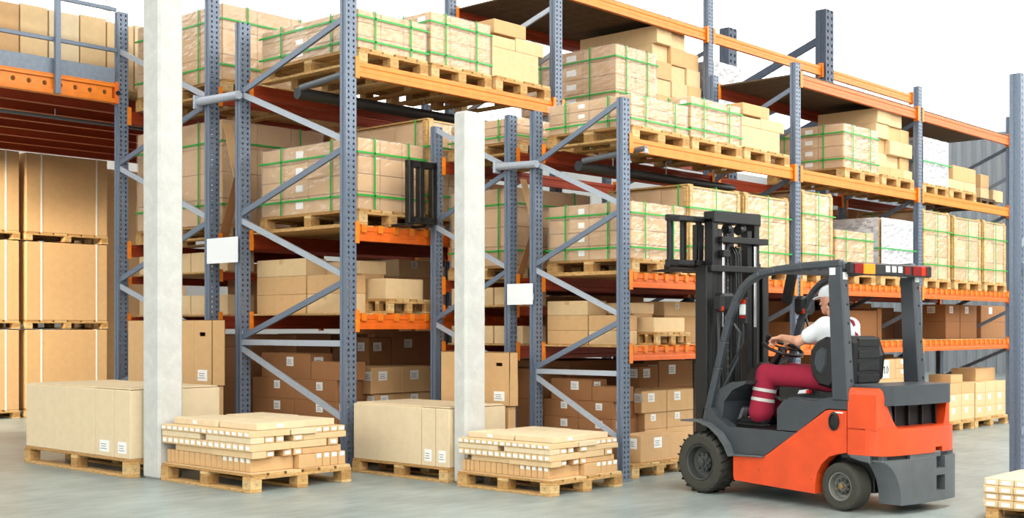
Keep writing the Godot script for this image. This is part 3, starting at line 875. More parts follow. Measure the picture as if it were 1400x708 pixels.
	put.call(3, 0.2, 1.0, 0.02, 0.45, "flat box hidden in the middle, fourth layer, %s" % where, 0, "")
	# fifth layer, right half
	put.call(4, 0.43, 0.7, 0.1, 1.19, "broad flat box in the fifth layer, %s" % where, 4, "")
	for i in 4:
		put.call(4, 0.71 + i * 0.085, 0.79 + i * 0.085, 0.3, 1.16, "slim box %s of four, fifth layer, aisle side, %s" % [["first", "second", "third", "fourth"][i], where], 1, "z")
	# top
	put.call(5, 0.1, 0.55, 0.05, 0.64, "flat pale carton at the far corner of the top layer, %s" % where, 4, "x")
	put.call(5, 0.12, 0.6, 0.65, 1.13, "flat pale carton at the near corner of the top layer, %s" % where, 4, "z")
	put.call(5, 0.61, 1.02, 0.1, 0.6, "flat pale carton at the rear of the top layer, %s" % where, 4, "")
	put.call(5, 0.61, 0.98, 0.61, 1.1, "flat pale carton at the aisle side of the top layer, %s" % where, 4, "")

func fronts() -> void:
	column(Vector3(-1.28, 0, -1.15), Vector3(-0.99, 3.69, -0.965), "white concrete column in front of the right rack")
	column(Vector3(-3.13, 0, -3.82), Vector3(-2.84, 14, -3.51), "white concrete column in front of the left rack")
	slim_stack(Vector3(-1.43, 0, -0.94), 1.0, 1.0, 1.0, "right pallet by the forklift")
	slim_stack(Vector3(-3.12, 0, -3.49), 1.13, 1.2, 1.27, "left pallet")
	# large cartons on pallets beside the columns
	for k in 2:
		var w: String = ["right", "left"][k]
		var a: Dictionary = [{"x": -1.32, "d": 0.85, "z": [-2.62, -1.565, -1.36, -1.16], "h": 0.146, "t": 0.735}, {"x": -3.24, "d": 1.1, "z": [-6.12, -4.57, -4.19, -3.86], "h": 0.19, "t": 0.9}][k]
		pallet(Vector3(a.x - 0.02, 0, a.z[0]), Vector3(a.x + a.d, a.h, a.z[3]), "wooden pallet under the big plain cartons beside the %s column" % w, M.wood)
		for i in 3:
			var hh: float = a.t - (0.0 if i == 0 else 0.004)
			var c := carton(Vector3(a.x, a.h, a.z[i] + 0.004), Vector3(a.x + a.d - 0.02, hh, a.z[i + 1] - 0.004), 4, "", ["biggest plain carton beside the %s column", "middle upright carton with shipping label beside the %s column", "end upright carton with shipping label next to the %s column"][i] % w)
			if i > 0:
				sticker(c, Vector3(-(a.d - 0.02) * 0.5, 0.05, 0.0), "x", (a.z[i + 1] - a.z[i]) * 0.5, 0.12)
		var lid := thing("cardboard_sheet", "pale cardboard sheet lying on the big cartons beside the %s column" % w, "sheet", Vector3(a.x + a.d * 0.5, a.t, (a.z[0] + a.z[3]) * 0.5))
		part(lid, "sheet", bx(Vector3(a.d - 0.06, 0.012, (a.z[3] - a.z[0]) * 0.97), 0.002), M.card[4], Vector3(0, 0.002, 0))
		# tall cartons with a hand hole, leaning in behind the column
		var b: Dictionary = [{"x": -0.42, "z0": -2.2, "z1": -1.17, "m": 0.72, "t": 1.285, "d": 0.13}, {"x": -1.72, "z0": -6.5, "z1": -4.66, "m": 0.87, "t": 1.635, "d": 0.18}][k]
		var low := carton(Vector3(b.x + 0.02, 0, b.z0 + 0.05), Vector3(b.x + b.d, b.m - 0.01, b.z1 - 0.03), 0, "", "lower tall carton standing behind the %s column" % w)
		var up := thing("hand_hole_carton", "upper tall carton with a hand hole behind the %s column" % w, "carton", Vector3(b.x + b.d * 0.5, b.m, (b.z0 + b.z1) * 0.5))
		hole_carton(up, Vector3(b.d, b.t - b.m, b.z1 - b.z0), 1.0 if k == 0 else 1.3)
		# bent cardboard edge board hanging between the uprights
		var f: Dictionary = [{"x": 0.125, "y": 2.09, "z": -1.53, "s": 1.0}, {"x": -1.04, "y": 2.66, "z": -5.42, "s": 1.3}][k]
		var fl := thing("bent_cardboard", "bent cardboard edge board between the uprights of the %s rack" % w, "cardboard", Vector3(f.x, f.y, f.z))
		var pts := [Vector3(0, 0, 0), Vector3(0, 0.55, 0.24), Vector3(0, 1.08, 0.06)]
		for i in 2:
			part(fl, "panel", MB.new().bar(pts[i] * f.s, pts[i + 1] * f.s, 0.1 * f.s, 0.008, Vector3.BACK).mesh(), M.card[[3, 2][i]])
	# corner of a stack of slim boxes at the right edge of the picture
	var q := Vector3(-0.02, 0, 3.66)
	pallet(q + Vector3(0, 0, 0.02), q + Vector3(0.9, 0.1, 0.8), "wooden pallet under slim boxes at the right edge", M.wood)
	for lay in 4:
		for i in 6:
			var yy := 0.1 + lay * 0.058
			var x0 := 0.0 if lay % 2 == 0 else 0.02
			var o := thing("slim_box", "%s slim box from the left, %s layer up, stack at the right edge" % [ORD[i], ORD[lay]], "box", q + Vector3(0.4 + x0, yy, 0.06 + i * 0.12), 0, "slim boxes at the right edge")
			part(o, "body", bx(Vector3(0.8, 0.056, 0.116), 0.004), M.card[4 if lay == 3 else 1])
			part(o, "label_sticker", bx(Vector3(0.003, 0.03, 0.07), 0.0), M.paper, Vector3(-0.4, 0.012, 0.0))
	# a black fork carriage whose forks rest on the middle shelf of the left rack
	var fc := thing("fork_carriage", "black fork carriage raised at the middle shelf, left rack", "fork carriage", Vector3(-0.33, 2.68, -2.6))
	carriage(fc, 0.36, 0.74)
	for i in 2:
		bxp(fc, "fork", Vector3(-0.24 + i * 0.3, 0.0, -0.25), Vector3(-0.14 + i * 0.3, 0.03, 0.02), M.mast)

# open frame of bars that guards a load on the forks
func carriage(o: Node3D, w: float, h: float) -> void:
	for x in [-0.5, -0.05, 0.5]:
		bxp(o, "guard_bar", Vector3(x * w - 0.035, 0.04, -0.05), Vector3(x * w + 0.035, h, 0.03), M.mast, 0.006)
	for y in [0.03, h - 0.08]:
		bxp(o, "cross_bar", Vector3(-w * 0.5 - 0.04, y, -0.05), Vector3(w * 0.5 + 0.04, y + 0.08, 0.03), M.mast, 0.008)

func hole_carton(o: Node3D, s: Vector3, k: float) -> void:
	# front board with a real opening near its aisle end, then the rest of the box behind it
	var t := 0.006
	var hx := -s.x * 0.5
	var cz := s.z * 0.5 - 0.15 * k
	var cy := s.y - 0.13 * k
	var hz := 0.045 * k
	var hy := 0.018 * k
	var m := MB.new()
	m.box(Vector3(hx, 0, -s.z * 0.5), Vector3(hx + t, s.y, cz - hz))
	m.box(Vector3(hx, 0, cz + hz), Vector3(hx + t, s.y, s.z * 0.5))
	m.box(Vector3(hx, 0, cz - hz), Vector3(hx + t, cy - hy, cz + hz))
	m.box(Vector3(hx, cy + hy, cz - hz), Vector3(hx + t, s.y, cz + hz))
	m.box(Vector3(hx, 0, s.z * 0.5 - t), Vector3(-hx, s.y, s.z * 0.5))
	m.box(Vector3(hx, 0, -s.z * 0.5), Vector3(-hx, s.y, -s.z * 0.5 + t))
	m.box(Vector3(-hx - t, 0, -s.z * 0.5), Vector3(-hx, s.y, s.z * 0.5))
	m.box(Vector3(hx, s.y - t, -s.z * 0.5), Vector3(-hx, s.y, s.z * 0.5))
	part(o, "body", m.mesh(), M.card[0])
	bxp(o, "tape", Vector3(hx - 0.001, 0, cz - 0.14 * k), Vector3(hx, s.y, cz - 0.13 * k), M.tape, 0.0)
	sticker(o, Vector3(hx, 0.05, cz), "x", 0.15 * k, 0.1 * k)

# ---------------------------------------------------------------- mezzanine and the tall cartons under it
# unseen floodlight on a cord, out of view, placed to light the cartons under the mezzanine
func unseen_flood_lamp(at: Vector3, aim: Vector3, label: String) -> void:
	var o := thing("unseen_flood_lamp", label, "lamp", at)
	var dn := (aim - at).normalized()
	var sd := dn.cross(Vector3.UP).normalized()
	var b := Basis(sd, -dn, sd.cross(-dn))
	part(o, "reflector", MB.new().lathe([Vector2(0.08, 0.3), Vector2(0.12, 0.22), Vector2(0.28, 0.03), Vector2(0.29, 0.0), Vector2(0.27, 0.0), Vector2(0.1, 0.2)], 28, Vector3.ZERO, b).mesh(), M.galv)
	part(o, "gear_housing", MB.new().lathe([Vector2(0.0, 0.52), Vector2(0.09, 0.5), Vector2(0.1, 0.3), Vector2(0.0, 0.29)], 20, Vector3.ZERO, b).mesh(), M.dark_steel)
	part(o, "lamp_lens", MB.new().lathe([Vector2(0.0, -0.01), Vector2(0.25, 0.0), Vector2(0.25, 0.02), Vector2(0.0, 0.02)], 28, Vector3.ZERO, b).mesh(), M.glow)
	part(o, "suspension_cord", MB.new().tube([b * Vector3(0, 0.5, 0), Vector3(b.y.x * 0.5, 14.0 - at.y, b.y.z * 0.5)], 0.008, 6).mesh(), M.ink)
	var l := SpotLight3D.new()
	l.name = "unseen_lamp_glow"
	add_child(l)
	l.look_at_from_position(at + dn * 0.06, aim, Vector3.UP)
	l.light_energy = 45.0
	l.light_size = 0.25
	l.spot_angle = 38.0
	l.light_color = Color(1.0, 0.95, 0.87)
	l.spot_range = 60.0
	l.spot_attenuation = 2.0
	l.shadow_enabled = true

func mezzanine() -> void:
	unseen_flood_lamp(Vector3(-5.4, 5.3, -8.6), Vector3(0.6, 2.2, -12.8), "near unseen floodlight hanging left of the mezzanine, tilted at the tall cartons")
	unseen_flood_lamp(Vector3(-5.0, 5.0, -10.4), Vector3(0.2, 1.8, -12.8), "far unseen floodlight hanging left of the mezzanine, tilted at the tall cartons")
	var y0 := 4.57
	var b := thing("mezzanine_beam", "orange edge beam with round holes under the mezzanine rail", "beam", Vector3(-1.3, y0, -7.55))
	var L := 1.8
	# web with real holes: strips between the holes and ring segments round them
	var m := MB.new()
	var hh := 0.22
	var pitch := 0.21
	var r := 0.032
	var n := int(L / pitch)
	for i in n:
		var cx := -(i + 0.5) * pitch - 0.05
		var ring := []
		for k in 16:
			var a := TAU * k / 16.0 + PI / 16.0
			var e := Vector2(cos(a), sin(a))
			var sc := minf(pitch * 0.5 / maxf(absf(e.x), 1e-4), hh * 0.5 / maxf(absf(e.y), 1e-4))
			ring.append([Vector3(cx + e.x * r, hh * 0.5 + e.y * r, 0.02), Vector3(cx + e.x * sc, hh * 0.5 + e.y * sc, 0.02)])
		for k in 16:
			var p = ring[k]; var q = ring[(k + 1) % 16]
			m.quad(p[0], p[1], q[1], q[0])
			m.quad(p[0], q[0], q[0] - Vector3(0, 0, 0.04), p[0] - Vector3(0, 0, 0.04))
	part(b, "web", m.mesh(), M.lit_orange)
	bxp(b, "flange", Vector3(-L, -0.02, -0.06), Vector3(0, 0.0, 0.05), M.lit_orange)
	bxp(b, "flange", Vector3(-L, hh, -0.06), Vector3(0, hh + 0.02, 0.05), M.lit_orange)
	bxp(b, "lip", Vector3(-L, -0.0, 0.044), Vector3(0, 0.035, 0.05), M.lit_orange)
	bxp(b, "lip", Vector3(-L, hh - 0.035, 0.044), Vector3(0, hh, 0.05), M.lit_orange)
	var br := bxp(b, "bracket", Vector3(-0.02, -0.03, -0.06), Vector3(0.03, hh + 0.04, 0.06), M.orange)
	part(br, "bolt", MB.new().lathe([Vector2(0, 0.02), Vector2(0.03, 0.02), Vector2(0.03, 0)], 10, Vector3.ZERO, Basis(Vector3.RIGHT, PI / 2)).mesh(), M.ink, Vector3(0.005, 0.14, 0.06))
	var f := thing("fascia_panel", "grey steel kick board above the orange mezzanine beam", "panel", Vector3(-1.3, y0 + 0.245, -7.55))
	part(f, "sheet", bx(Vector3(L, 0.2, 0.02), 0.003), M.fascia, Vector3(-L * 0.5, 0, 0))
	var rail := thing("guard_rail", "blue-grey guard rail along the mezzanine edge", "railing", Vector3(-2.16, y0, -7.49))
	bxp(rail, "stanchion", Vector3(-0.035, -0.02, 0.0), Vector3(0.035, 1.25, 0.06), M.blue)
	bxp(rail, "stanchion", Vector3(-0.95, -0.02, 0.0), Vector3(-0.88, 1.25, 0.06), M.blue)
	bxp(rail, "rail", Vector3(-0.95, 0.655, -0.045), Vector3(0.86, 0.705, 0.0), M.blue)
	bxp(rail, "rail", Vector3(-0.95, 1.2, -0.045), Vector3(0.86, 1.25, 0.0), M.blue)
	# joists and deck
	for i in 7:
		var j := thing("mezzanine_joist", "dark orange joist under the mezzanine deck, %s back from the edge" % ORD[i], "joist", Vector3(-1.3, y0 - 0.02, -8.2 - i * 0.75))
		bxp(j, "web", Vector3(-1.8, 0, -0.02), Vector3(6.0, 0.2, 0.02), M.shaded_orange)
		bxp(j, "flange", Vector3(-1.8, -0.015, -0.05), Vector3(6.0, 0, 0.05), M.shaded_orange)
	var dk := thing("mezzanine_deck", "timber deck of the mezzanine over the orange joists", "deck", Vector3(-1.3, y0 + 0.19, -7.62))
	for i in 10:
		bxp(dk, "deck_board", Vector3(-1.8, 0, -0.56 * (i + 1) + 0.01), Vector3(6.0, 0.03, -0.56 * i), M.wood[i % 3], 0.002)
	var cp := thing("conduit", "thin grey conduit slung beneath the mezzanine joists", "pipe", Vector3(-3.1, y0 - 0.13, -8.6))
	part(cp, "pipe", MB.new().tube([Vector3(0, 0, 0), Vector3(7.5, 0, 0)], 0.025, 8).mesh(), M.grey_pipe)
	for i in 3:
		part(cp, "hanger", MB.new().tube([Vector3(1.5 + i * 2, 0, 0), Vector3(1.5 + i * 2, 0.12, 0)], 0.008, 6).mesh(), M.galv)
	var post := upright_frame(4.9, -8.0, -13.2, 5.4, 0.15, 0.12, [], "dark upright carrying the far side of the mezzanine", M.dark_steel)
	# cartons standing on the deck
	var xs := [-3.1, -2.62, -2.3, -1.9, -1.45, -1.05, -0.62, -0.2, 0.25]
	for i in 8:
		carton(Vector3(xs[i] + 0.01, y0 + 0.22, -8.8), Vector3(xs[i + 1] - 0.01, y0 + 1.26 - [0.0, 0.03, 0.01, 0.02, 0.0, 0.03, 0.0, 0.01][i], -8.2), [1, 2, 1, 4, 1, 1, 4, 1][i], "t", "%s tall carton from the left on the mezzanine deck" % ORD[i])
	# three-high stacks of large strapped cartons on the floor below
	for col in 2:
		var x0: float = [-1.75, 0.07][col]
		var x1: float = [-0.02, 1.62][col]
		for t in 3:
			var yb := t * 1.52
			pallet(Vector3(x0, yb, -14.2), Vector3(x1, yb + 0.14, -12.85), "wooden pallet under the %s carton of the %s mezzanine stack" % [["bottom", "middle", "top"][t], ["edge", "full"][col]], M.wood)
			var c := thing("strapped_carton", "huge carton with white straps, %s of the %s stack under the mezzanine" % [["bottom", "middle", "top"][t], ["left-edge", "right"][col]], "carton", Vector3((x0 + x1) * 0.5, yb + 0.14, -13.52))
			var s := Vector3(x1 - x0 - 0.03, 1.36, 1.33)
			part(c, "body", bx(s, 0.012), M.card[0])
			for a in [-0.32, 0.36]:
				strap_ring(c, s - Vector3(0.02, 0, 0.02), "z", a * s.x, 0.03, M.white_strap)
	var bg := carton(Vector3(1.75, 0, -14.6), Vector3(3.7, 4.5, -13.6), 2, "", "tall brown carton wall behind the dark mezzanine upright, hiding the bright wall")  # widened and raised to cover the bright back wall
# ---------------------------------------------------------------- forklift
# built in its own axes: x to its right, y up, z to its rear; the near front wheel touches the ground at the origin
const LIFT_AT := Vector3(-0.2795, 0, 1.1254)
const LIFT_TURN := -9.0

func poly(a: Array) -> PackedVector2Array:
	var p := PackedVector2Array()
	for i in range(0, a.size(), 2):
		p.append(Vector2(a[i], a[i + 1]))
	return p

# a (z, y) outline between two x
# outline of the truck's rear seen from above: straight sides, corners of radius r, bulging back
func rear_outline(x0: float, x1: float, z0: float, z1: float, bulge: float, r: float) -> PackedVector2Array:
	var p := PackedVector2Array()
	p.append(Vector2(x0, -z0))
	var n := 28
	for i in n + 1:
		var t := float(i) / n
		var x := lerpf(x0, x1, t)
		x = lerpf(x0, x1, 0.5 - 0.5 * cos(PI * t))
		var e := minf(x - x0, x1 - x)
		var c := 0.0
		if e < r: c = r - sqrt(maxf(r * r - (r - e) * (r - e), 0.0))
		p.append(Vector2(x, -(z1 + bulge * (1.0 - pow(2.0 * t - 1.0, 2.0)) - c)))
	p.append(Vector2(x1, -z0))
	return p

func slab(parent: Node, called: String, a: Array, x0: float, x1: float, mat: Material, inset := 0.008) -> MeshInstance3D:
	return part(parent, called, MB.new().ext(poly(a), Vector3.BACK, Vector3.UP, Vector3.LEFT, -x1, -x0, Vector3.ZERO, inset).mesh(), mat)

# an (x, z) outline between two heights
func plan(parent: Node, called: String, p: PackedVector2Array, y0: float, y1: float, mat: Material, inset := 0.01) -> MeshInstance3D:
	return part(parent, called, MB.new().ext(p, Vector3.RIGHT, Vector3.FORWARD, Vector3.UP, y0, y1, Vector3.ZERO, inset).mesh(), mat)

func wheel(o: Node3D, x: float, y: float, z: float, r: float, w: float, side: float, lugs: int, called: String, steer := 0.0) -> void:
	# side -1: the outer face looks to -x
	var root := Node3D.new()
	root.name = called
	o.add_child(root, true)
	root.position = Vector3(x, y, z)
	root.rotation.y = steer
	var b := Basis(Vector3.BACK, PI / 2 * -side)  # local y -> outwards
	b = Basis(Vector3(0, 1, 0), Vector3(side, 0, 0), Vector3(0, 0, side)) if false else Basis(Vector3.BACK, -PI / 2 * side)
	var h := w * 0.5
	var tyre := MB.new().lathe([Vector2(r * 0.56, -h * 0.8), Vector2(r * 0.62, -h * 0.98), Vector2(r * 0.85, -h), Vector2(r * 0.94, -h * 0.9), Vector2(r * 0.965, -h * 0.7), Vector2(r * 0.965, h * 0.7), Vector2(r * 0.94, h * 0.9), Vector2(r * 0.85, h), Vector2(r * 0.62, h * 0.98), Vector2(r * 0.56, h * 0.8)], 48, Vector3.ZERO, b).mesh()
	part(root, "tyre", tyre, M.rubber)
	if lugs > 0:
		var lug := MB.new().obox(Vector3(0, 0, 0), Vector3(r * 0.11, w * 0.46, r * 0.05), Basis(Vector3.RIGHT, 0.35), 0.004).mesh()
		var lug2 := MB.new().obox(Vector3(0, 0, 0), Vector3(r * 0.11, w * 0.46, r * 0.05), Basis(Vector3.RIGHT, -0.35), 0.004).mesh()
		for i in lugs:
			var a := TAU * i / lugs
			for k in 2:
				var aa: float = a + (0.5 * TAU / lugs if k == 1 else 0.0)
				var rb := b * Basis(Vector3.UP, aa)
				part(root, "tread_lug", lug if k == 0 else lug2, M.tread, b * (Basis(Vector3.UP, aa) * Vector3(r * 0.955, (h * 0.55) * (1.0 if k == 0 else -1.0), 0)), rb)
	var rim := MB.new().lathe([Vector2(r * 0.6, h * 0.84), Vector2(r * 0.57, h * 0.95), Vector2(r * 0.53, h * 0.9), Vector2(r * 0.49, h * 0.3), Vector2(r * 0.3, h * 0.15), Vector2(r * 0.3, h * 0.45), Vector2(r * 0.22, h * 0.5), Vector2(r * 0.2, h * 0.62), Vector2(0, h * 0.64)], 36, Vector3.ZERO, b).mesh()
	var rm := part(root, "rim", rim, M.rim if lugs > 0 else M.rim_pale)
	part(rm, "hub_cap", MB.new().lathe([Vector2(r * 0.13, h * 0.6), Vector2(r * 0.12, h * 0.85), Vector2(0, h * 0.9)], 16, Vector3.ZERO, b).mesh(), M.rim if lugs > 0 else M.brass)
	for i in 8:
		var a := TAU * i / 8.0
		part(rm, "wheel_nut", MB.new().lathe([Vector2(0.016, 0.0), Vector2(0.016, 0.022), Vector2(0, 0.024)], 6, b * Vector3(cos(a) * r * 0.255, h * 0.46, sin(a) * r * 0.255), b, false).mesh(), M.rim)

func forklift() -> void:
	var o := thing("forklift", "orange and dark grey forklift truck with raised mast, driven towards the right rack", "forklift", LIFT_AT, deg_to_rad(LIFT_TURN))
	var W := 1.24
	# wheels
	wheel(o, 0.12, 0.287, -0.03, 0.287, 0.24, -1.0, 22, "front_wheel")
	wheel(o, W - 0.12, 0.287, -0.03, 0.287, 0.24, 1.0, 22, "front_wheel")
	wheel(o, 0.16, 0.208, 1.5, 0.208, 0.18, -1.0, 0, "rear_wheel", -0.06)
	wheel(o, W - 0.16, 0.208, 1.5, 0.208, 0.18, 1.0, 0, "rear_wheel", -0.06)
	# treads of the rear tyres
	bxp(o, "front_axle", Vector3(0.2, 0.22, -0.08), Vector3(W - 0.2, 0.36, 0.04), M.black)
	bxp(o, "rear_axle", Vector3(0.22, 0.15, 1.44), Vector3(W - 0.22, 0.27, 1.56), M.black)
	bxp(o, "chassis", Vector3(0.24, 0.16, -0.1), Vector3(W - 0.24, 0.6, 1.72), M.black)
	# orange side panels with the rear wheel arch
	var side := [0.335, 0.375, 0.68, 0.39, 0.74, 0.425, 1.36, 0.84, 1.40, 0.85, 1.575, 0.85, 1.575, 0.5, 1.50, 0.485, 1.40, 0.455, 1.32, 0.385, 1.27, 0.30, 1.252, 0.2, 1.25, 0.125, 0.90, 0.135, 0.345, 0.155, 0.335, 0.2]
	for k in 2:
		var x0: float = 0.06 if k == 0 else W - 0.17
		var x1: float = 0.17 if k == 0 else W - 0.06
		var sp := slab(o, "side_panel", side, x0, x1, M.lift_orange)
		# filler opening with a dark ring
		if k == 0:
			part(sp, "filler_port", MB.new().lathe([Vector2(0.058, 0), Vector2(0.058, 0.012), Vector2(0.046, 0.014), Vector2(0.042, 0.003), Vector2(0, 0.003)], 24, Vector3(0.06, 0.755, 1.45), Basis(Vector3.BACK, PI / 2) * Basis.from_scale(Vector3(1.35, 1, 0.9))).mesh(), M.black)
			bxp(sp, "maker_plate", Vector3(0.057, 0.825, 1.46), Vector3(0.06, 0.838, 1.54), M.lens_clear, 0.0)
		# step edge, grey fender panel, seat box
		slab(o, "step_plate", [0.30, 0.375, 0.70, 0.39, 0.70, 0.405, 0.30, 0.392], x0 - 0.03 if k == 0 else x0, x1 if k == 0 else x1 + 0.03, M.lift_weight, 0.002)
		slab(o, "cowl_side", [0.0, 0.66, 0.02, 0.80, 0.06, 0.80, 0.13, 0.72, 0.28, 0.635, 1.05, 0.635, 0.70, 0.41, 0.32, 0.395, 0.26, 0.52, 0.14, 0.62], x0 + 0.005, x1, M.lift_grey)
		slab(o, "toe_step", [0.50, 0.42, 0.66, 0.43, 0.72, 0.50, 0.52, 0.50], x0 + 0.02, x0 + 0.1, M.black, 0.004)
		slab(o, "seat_box", [0.84, 0.645, 0.84, 0.83, 0.92, 0.915, 1.24, 0.915, 1.40, 0.955, 1.58, 0.96, 1.58, 0.86, 1.40, 0.86, 1.355, 0.85, 1.07, 0.645], x0 + 0.0, x1 + 0.1 if k == 0 else x1, M.lift_grey)
		# front fender
		var fx0: float = -0.01 if k == 0 else W - 0.2
		var fx1: float = 0.2 if k == 0 else W + 0.01
		slab(o, "fender", [-0.26, 0.66, -0.05, 0.665, 0.08, 0.63, 0.20, 0.55, 0.28, 0.46, 0.325, 0.375, 0.35, 0.375, 0.30, 0.48, 0.22, 0.575, 0.09, 0.65, -0.04, 0.683, -0.26, 0.676], fx0, fx1, M.lift_weight, 0.002)
	bxp(o, "engine_hood", Vector3(0.16, 0.6, 0.86), Vector3(W - 0.16, 0.93, 1.6), M.lift_grey, 0.02)
	bxp(o, "floor_plate", Vector3(0.1, 0.6, 0.02), Vector3(W - 0.1, 0.635, 0.9), M.black)
	slab(o, "dash_cowl", [-0.02, 0.62, 0.0, 0.84, 0.1, 0.97, 0.27, 1.045, 0.44, 1.06, 0.42, 1.03, 0.27, 0.97, 0.17, 0.86, 0.14, 0.62], 0.12, W - 0.12, M.lift_grey)
	slab(o, "pedal", [0.18, 0.68, 0.23, 0.70, 0.27, 0.80, 0.25, 0.81], 0.28, 0.36, M.chrome, 0.003)
	slab(o, "pedal", [0.2, 0.68, 0.25, 0.70, 0.28, 0.79, 0.26, 0.80], 0.62, 0.72, M.black, 0.003)
	# counterweight
	var full := rear_outline(0.06, 1.18, 1.585, 1.86, 0.095, 0.1)
	var inner := rear_outline(0.09, 1.15, 1.5, 1.83, 0.09, 0.09)
	var cw := Node3D.new()
	cw.name = "counterweight"
	o.add_child(cw, true)
	plan(cw, "orange_band", full, 0.535, 0.71, M.lift_orange, 0.006)
	for c in Geometry2D.clip_polygons(full, poly([0.78, -1.8, 0.89, -1.8, 0.89, -2.1, 0.78, -2.1])):
		plan(cw, "orange_band", c, 0.49, 0.535, M.lift_orange, 0.0)
	for k in 2:
		var sx := [0.06, 0.70, 0.06, 0.99, 0.075, 1.03, 0.11, 1.045, 0.15, 1.02, 0.20, 0.92, 0.27, 0.80, 0.33, 0.73, 0.37, 0.70]
		var pp := PackedVector2Array()
		for i in range(0, sx.size(), 2):
			pp.append(Vector2(sx[i] if k == 0 else 1.18 - (sx[i] - 0.06) * 0.3, sx[i + 1]))
		part(cw, "shoulder", MB.new().ext(pp, Vector3.RIGHT, Vector3.UP, Vector3.BACK, 1.585, [1.865, 1.83][k], Vector3.ZERO, 0.01).mesh(), M.lift_orange)
		# grey corner that closes the wheel arch
		slab(cw, "arch_corner", [1.58, 0.49, 1.80, 0.49, 1.80, 0.43, 1.70, 0.44, 1.62, 0.46], 0.055 if k == 0 else W - 0.2, 0.2 if k == 0 else W - 0.055, M.lift_weight)
	# lower weight in three pieces, the middle one recessed for the tow pin
	var low := rear_outline(0.05, 1.19, 1.74, 1.875, 0.1, 0.1)
	var cut := []
	for i in 27:
		var u := i / 26.0
		cut.append([lerpf(0.08, 0.455, u), 0.05 + 0.225 * pow(1.0 - pow(u, 2.2), 0.7)])
	for i in 26:
		var slot: float = -2.1 if i < 6 or (i > 14 and i < 19) else -1.84
		for g in [[0.0, 0.76, -2.1], [0.76, 0.90, slot], [0.90, 1.3, -2.1]]:
			var piece := poly([maxf(g[0], cut[i][1]), -1.7, minf(g[1], 1.24 - cut[i][1] * 0.5), -1.7, minf(g[1], 1.24 - cut[i][1] * 0.5), g[2], maxf(g[0], cut[i][1]), g[2]])
			for c in Geometry2D.intersect_polygons(low, piece):
				plan(cw, "lower_weight", c, cut[i][0], cut[i + 1][0], M.lift_weight if g[2] < -2.0 else M.black, 0.0)
	for c in Geometry2D.clip_polygons(inner, poly([0.78, -1.8, 0.89, -1.8, 0.89, -2.1, 0.78, -2.1])):
		plan(cw, "recess_band", c, 0.455, 0.49, M.black, 0.0)
	for k in 3:
		var xk: float = [0.12, 0.42, 1.05][k]
		bxp(cw, "spacer_pad", Vector3(xk, 0.45, 1.8), Vector3(xk + [0.12, 0.45, 0.1][k], 0.5, [1.885, 1.945, 1.885][k]), M.lift_weight)
	# hood over the radiator opening
	plan(o, "rear_hood", rear_outline(0.13, 1.165, 1.5, 1.855, 0.085, 0.12), 0.9, 1.065, M.lift_grey, 0.02)
	var grill := bxp(o, "radiator_recess", Vector3(0.16, 0.70, 1.55), Vector3(W - 0.1, 0.91, 1.74), M.ink, 0.0)
	for k in 5:
		bxp(grill, "vane", Vector3(-0.4 + k * 0.2, 0.0, 0.095), Vector3(-0.385 + k * 0.2, 0.19, 0.13), M.black, 0.0)
	slab(o, "grille_corner", [1.6, 0.73, 1.83, 0.73, 1.80, 0.92, 1.6, 0.92], 0.2, 0.36, M.lift_grey)
	# overhead guard
	var path := [[-0.04, 0.62], [0.0, 0.78], [0.06, 0.98], [0.12, 1.18], [0.19, 1.42], [0.26, 1.63], [0.34, 1.80], [0.41, 1.895], [0.5, 1.97], [0.62, 2.025], [0.8, 2.055], [1.1, 2.075], [1.5, 2.085]]
	for x in [0.1, W - 0.1]:
		var m := MB.new()
		for i in path.size() - 1:
			var p := Vector3(x, path[i][1], path[i][0]); var q := Vector3(x, path[i + 1][1], path[i + 1][0])
			var d := (q - p).normalized() * 0.012
			m.bar(p - d, q + d, 0.07, 0.075, Vector3.RIGHT, 0.018)
		part(o, "front_pillar", m.mesh(), M.lift_grey)
		var rp := MB.new().ext(poly([1.385, 2.06, 1.525, 2.06, 1.60, 0.93, 1.43, 0.93]), Vector3.BACK, Vector3.UP, Vector3.LEFT, -x - 0.05, -x + 0.05, Vector3.ZERO, 0.012).mesh()
		var pil := part(o, "rear_pillar", rp, M.lift_grey)
		for k in 6:
			var f := k / 5.0
			part(pil, "bolt", MB.new().lathe([Vector2(0.012, 0), Vector2(0.012, 0.008), Vector2(0, 0.009)], 8, Vector3(x + 0.01, lerpf(1.9, 1.1, f), lerpf(1.53, 1.585, f)), Basis(Vector3.RIGHT, PI / 2)).mesh(), M.ink)
		bxp(pil, "sticker", Vector3(x - 0.03, 1.95, 1.53), Vector3(x + 0.03, 2.01, 1.537), M.paper, 0.0)
		bxp(pil, "sticker", Vector3(x - 0.052, 1.99, 1.41), Vector3(x - 0.05, 2.05, 1.47), M.paper, 0.0)
	for k in 9:
		bxp(o, "roof_bar", Vector3(0.1, 2.035, 0.56 + k * 0.115), Vector3(W - 0.1, 2.065, 0.6 + k * 0.115), M.lift_grey)
	bxp(o, "roof_cross_member", Vector3(0.08, 2.03, 1.42), Vector3(W - 0.08, 2.1, 1.54), M.lift_grey, 0.015)
	# rear light bar
	var lb := Node3D.new()
	lb.name = "light_bar"
	o.add_child(lb, true)
	bxp(lb, "housing", Vector3(0.08, 1.99, 1.55), Vector3(W + 0.02, 2.095, 1.61), M.black, 0.012)
	bxp(lb, "red_lamp", Vector3(0.12, 2.0, 1.6), Vector3(0.24, 2.085, 1.62), M.lens_red, 0.006)
	bxp(lb, "amber_lamp", Vector3(0.245, 2.0, 1.6), Vector3(0.40, 2.085, 1.622), M.lens_amber, 0.006)
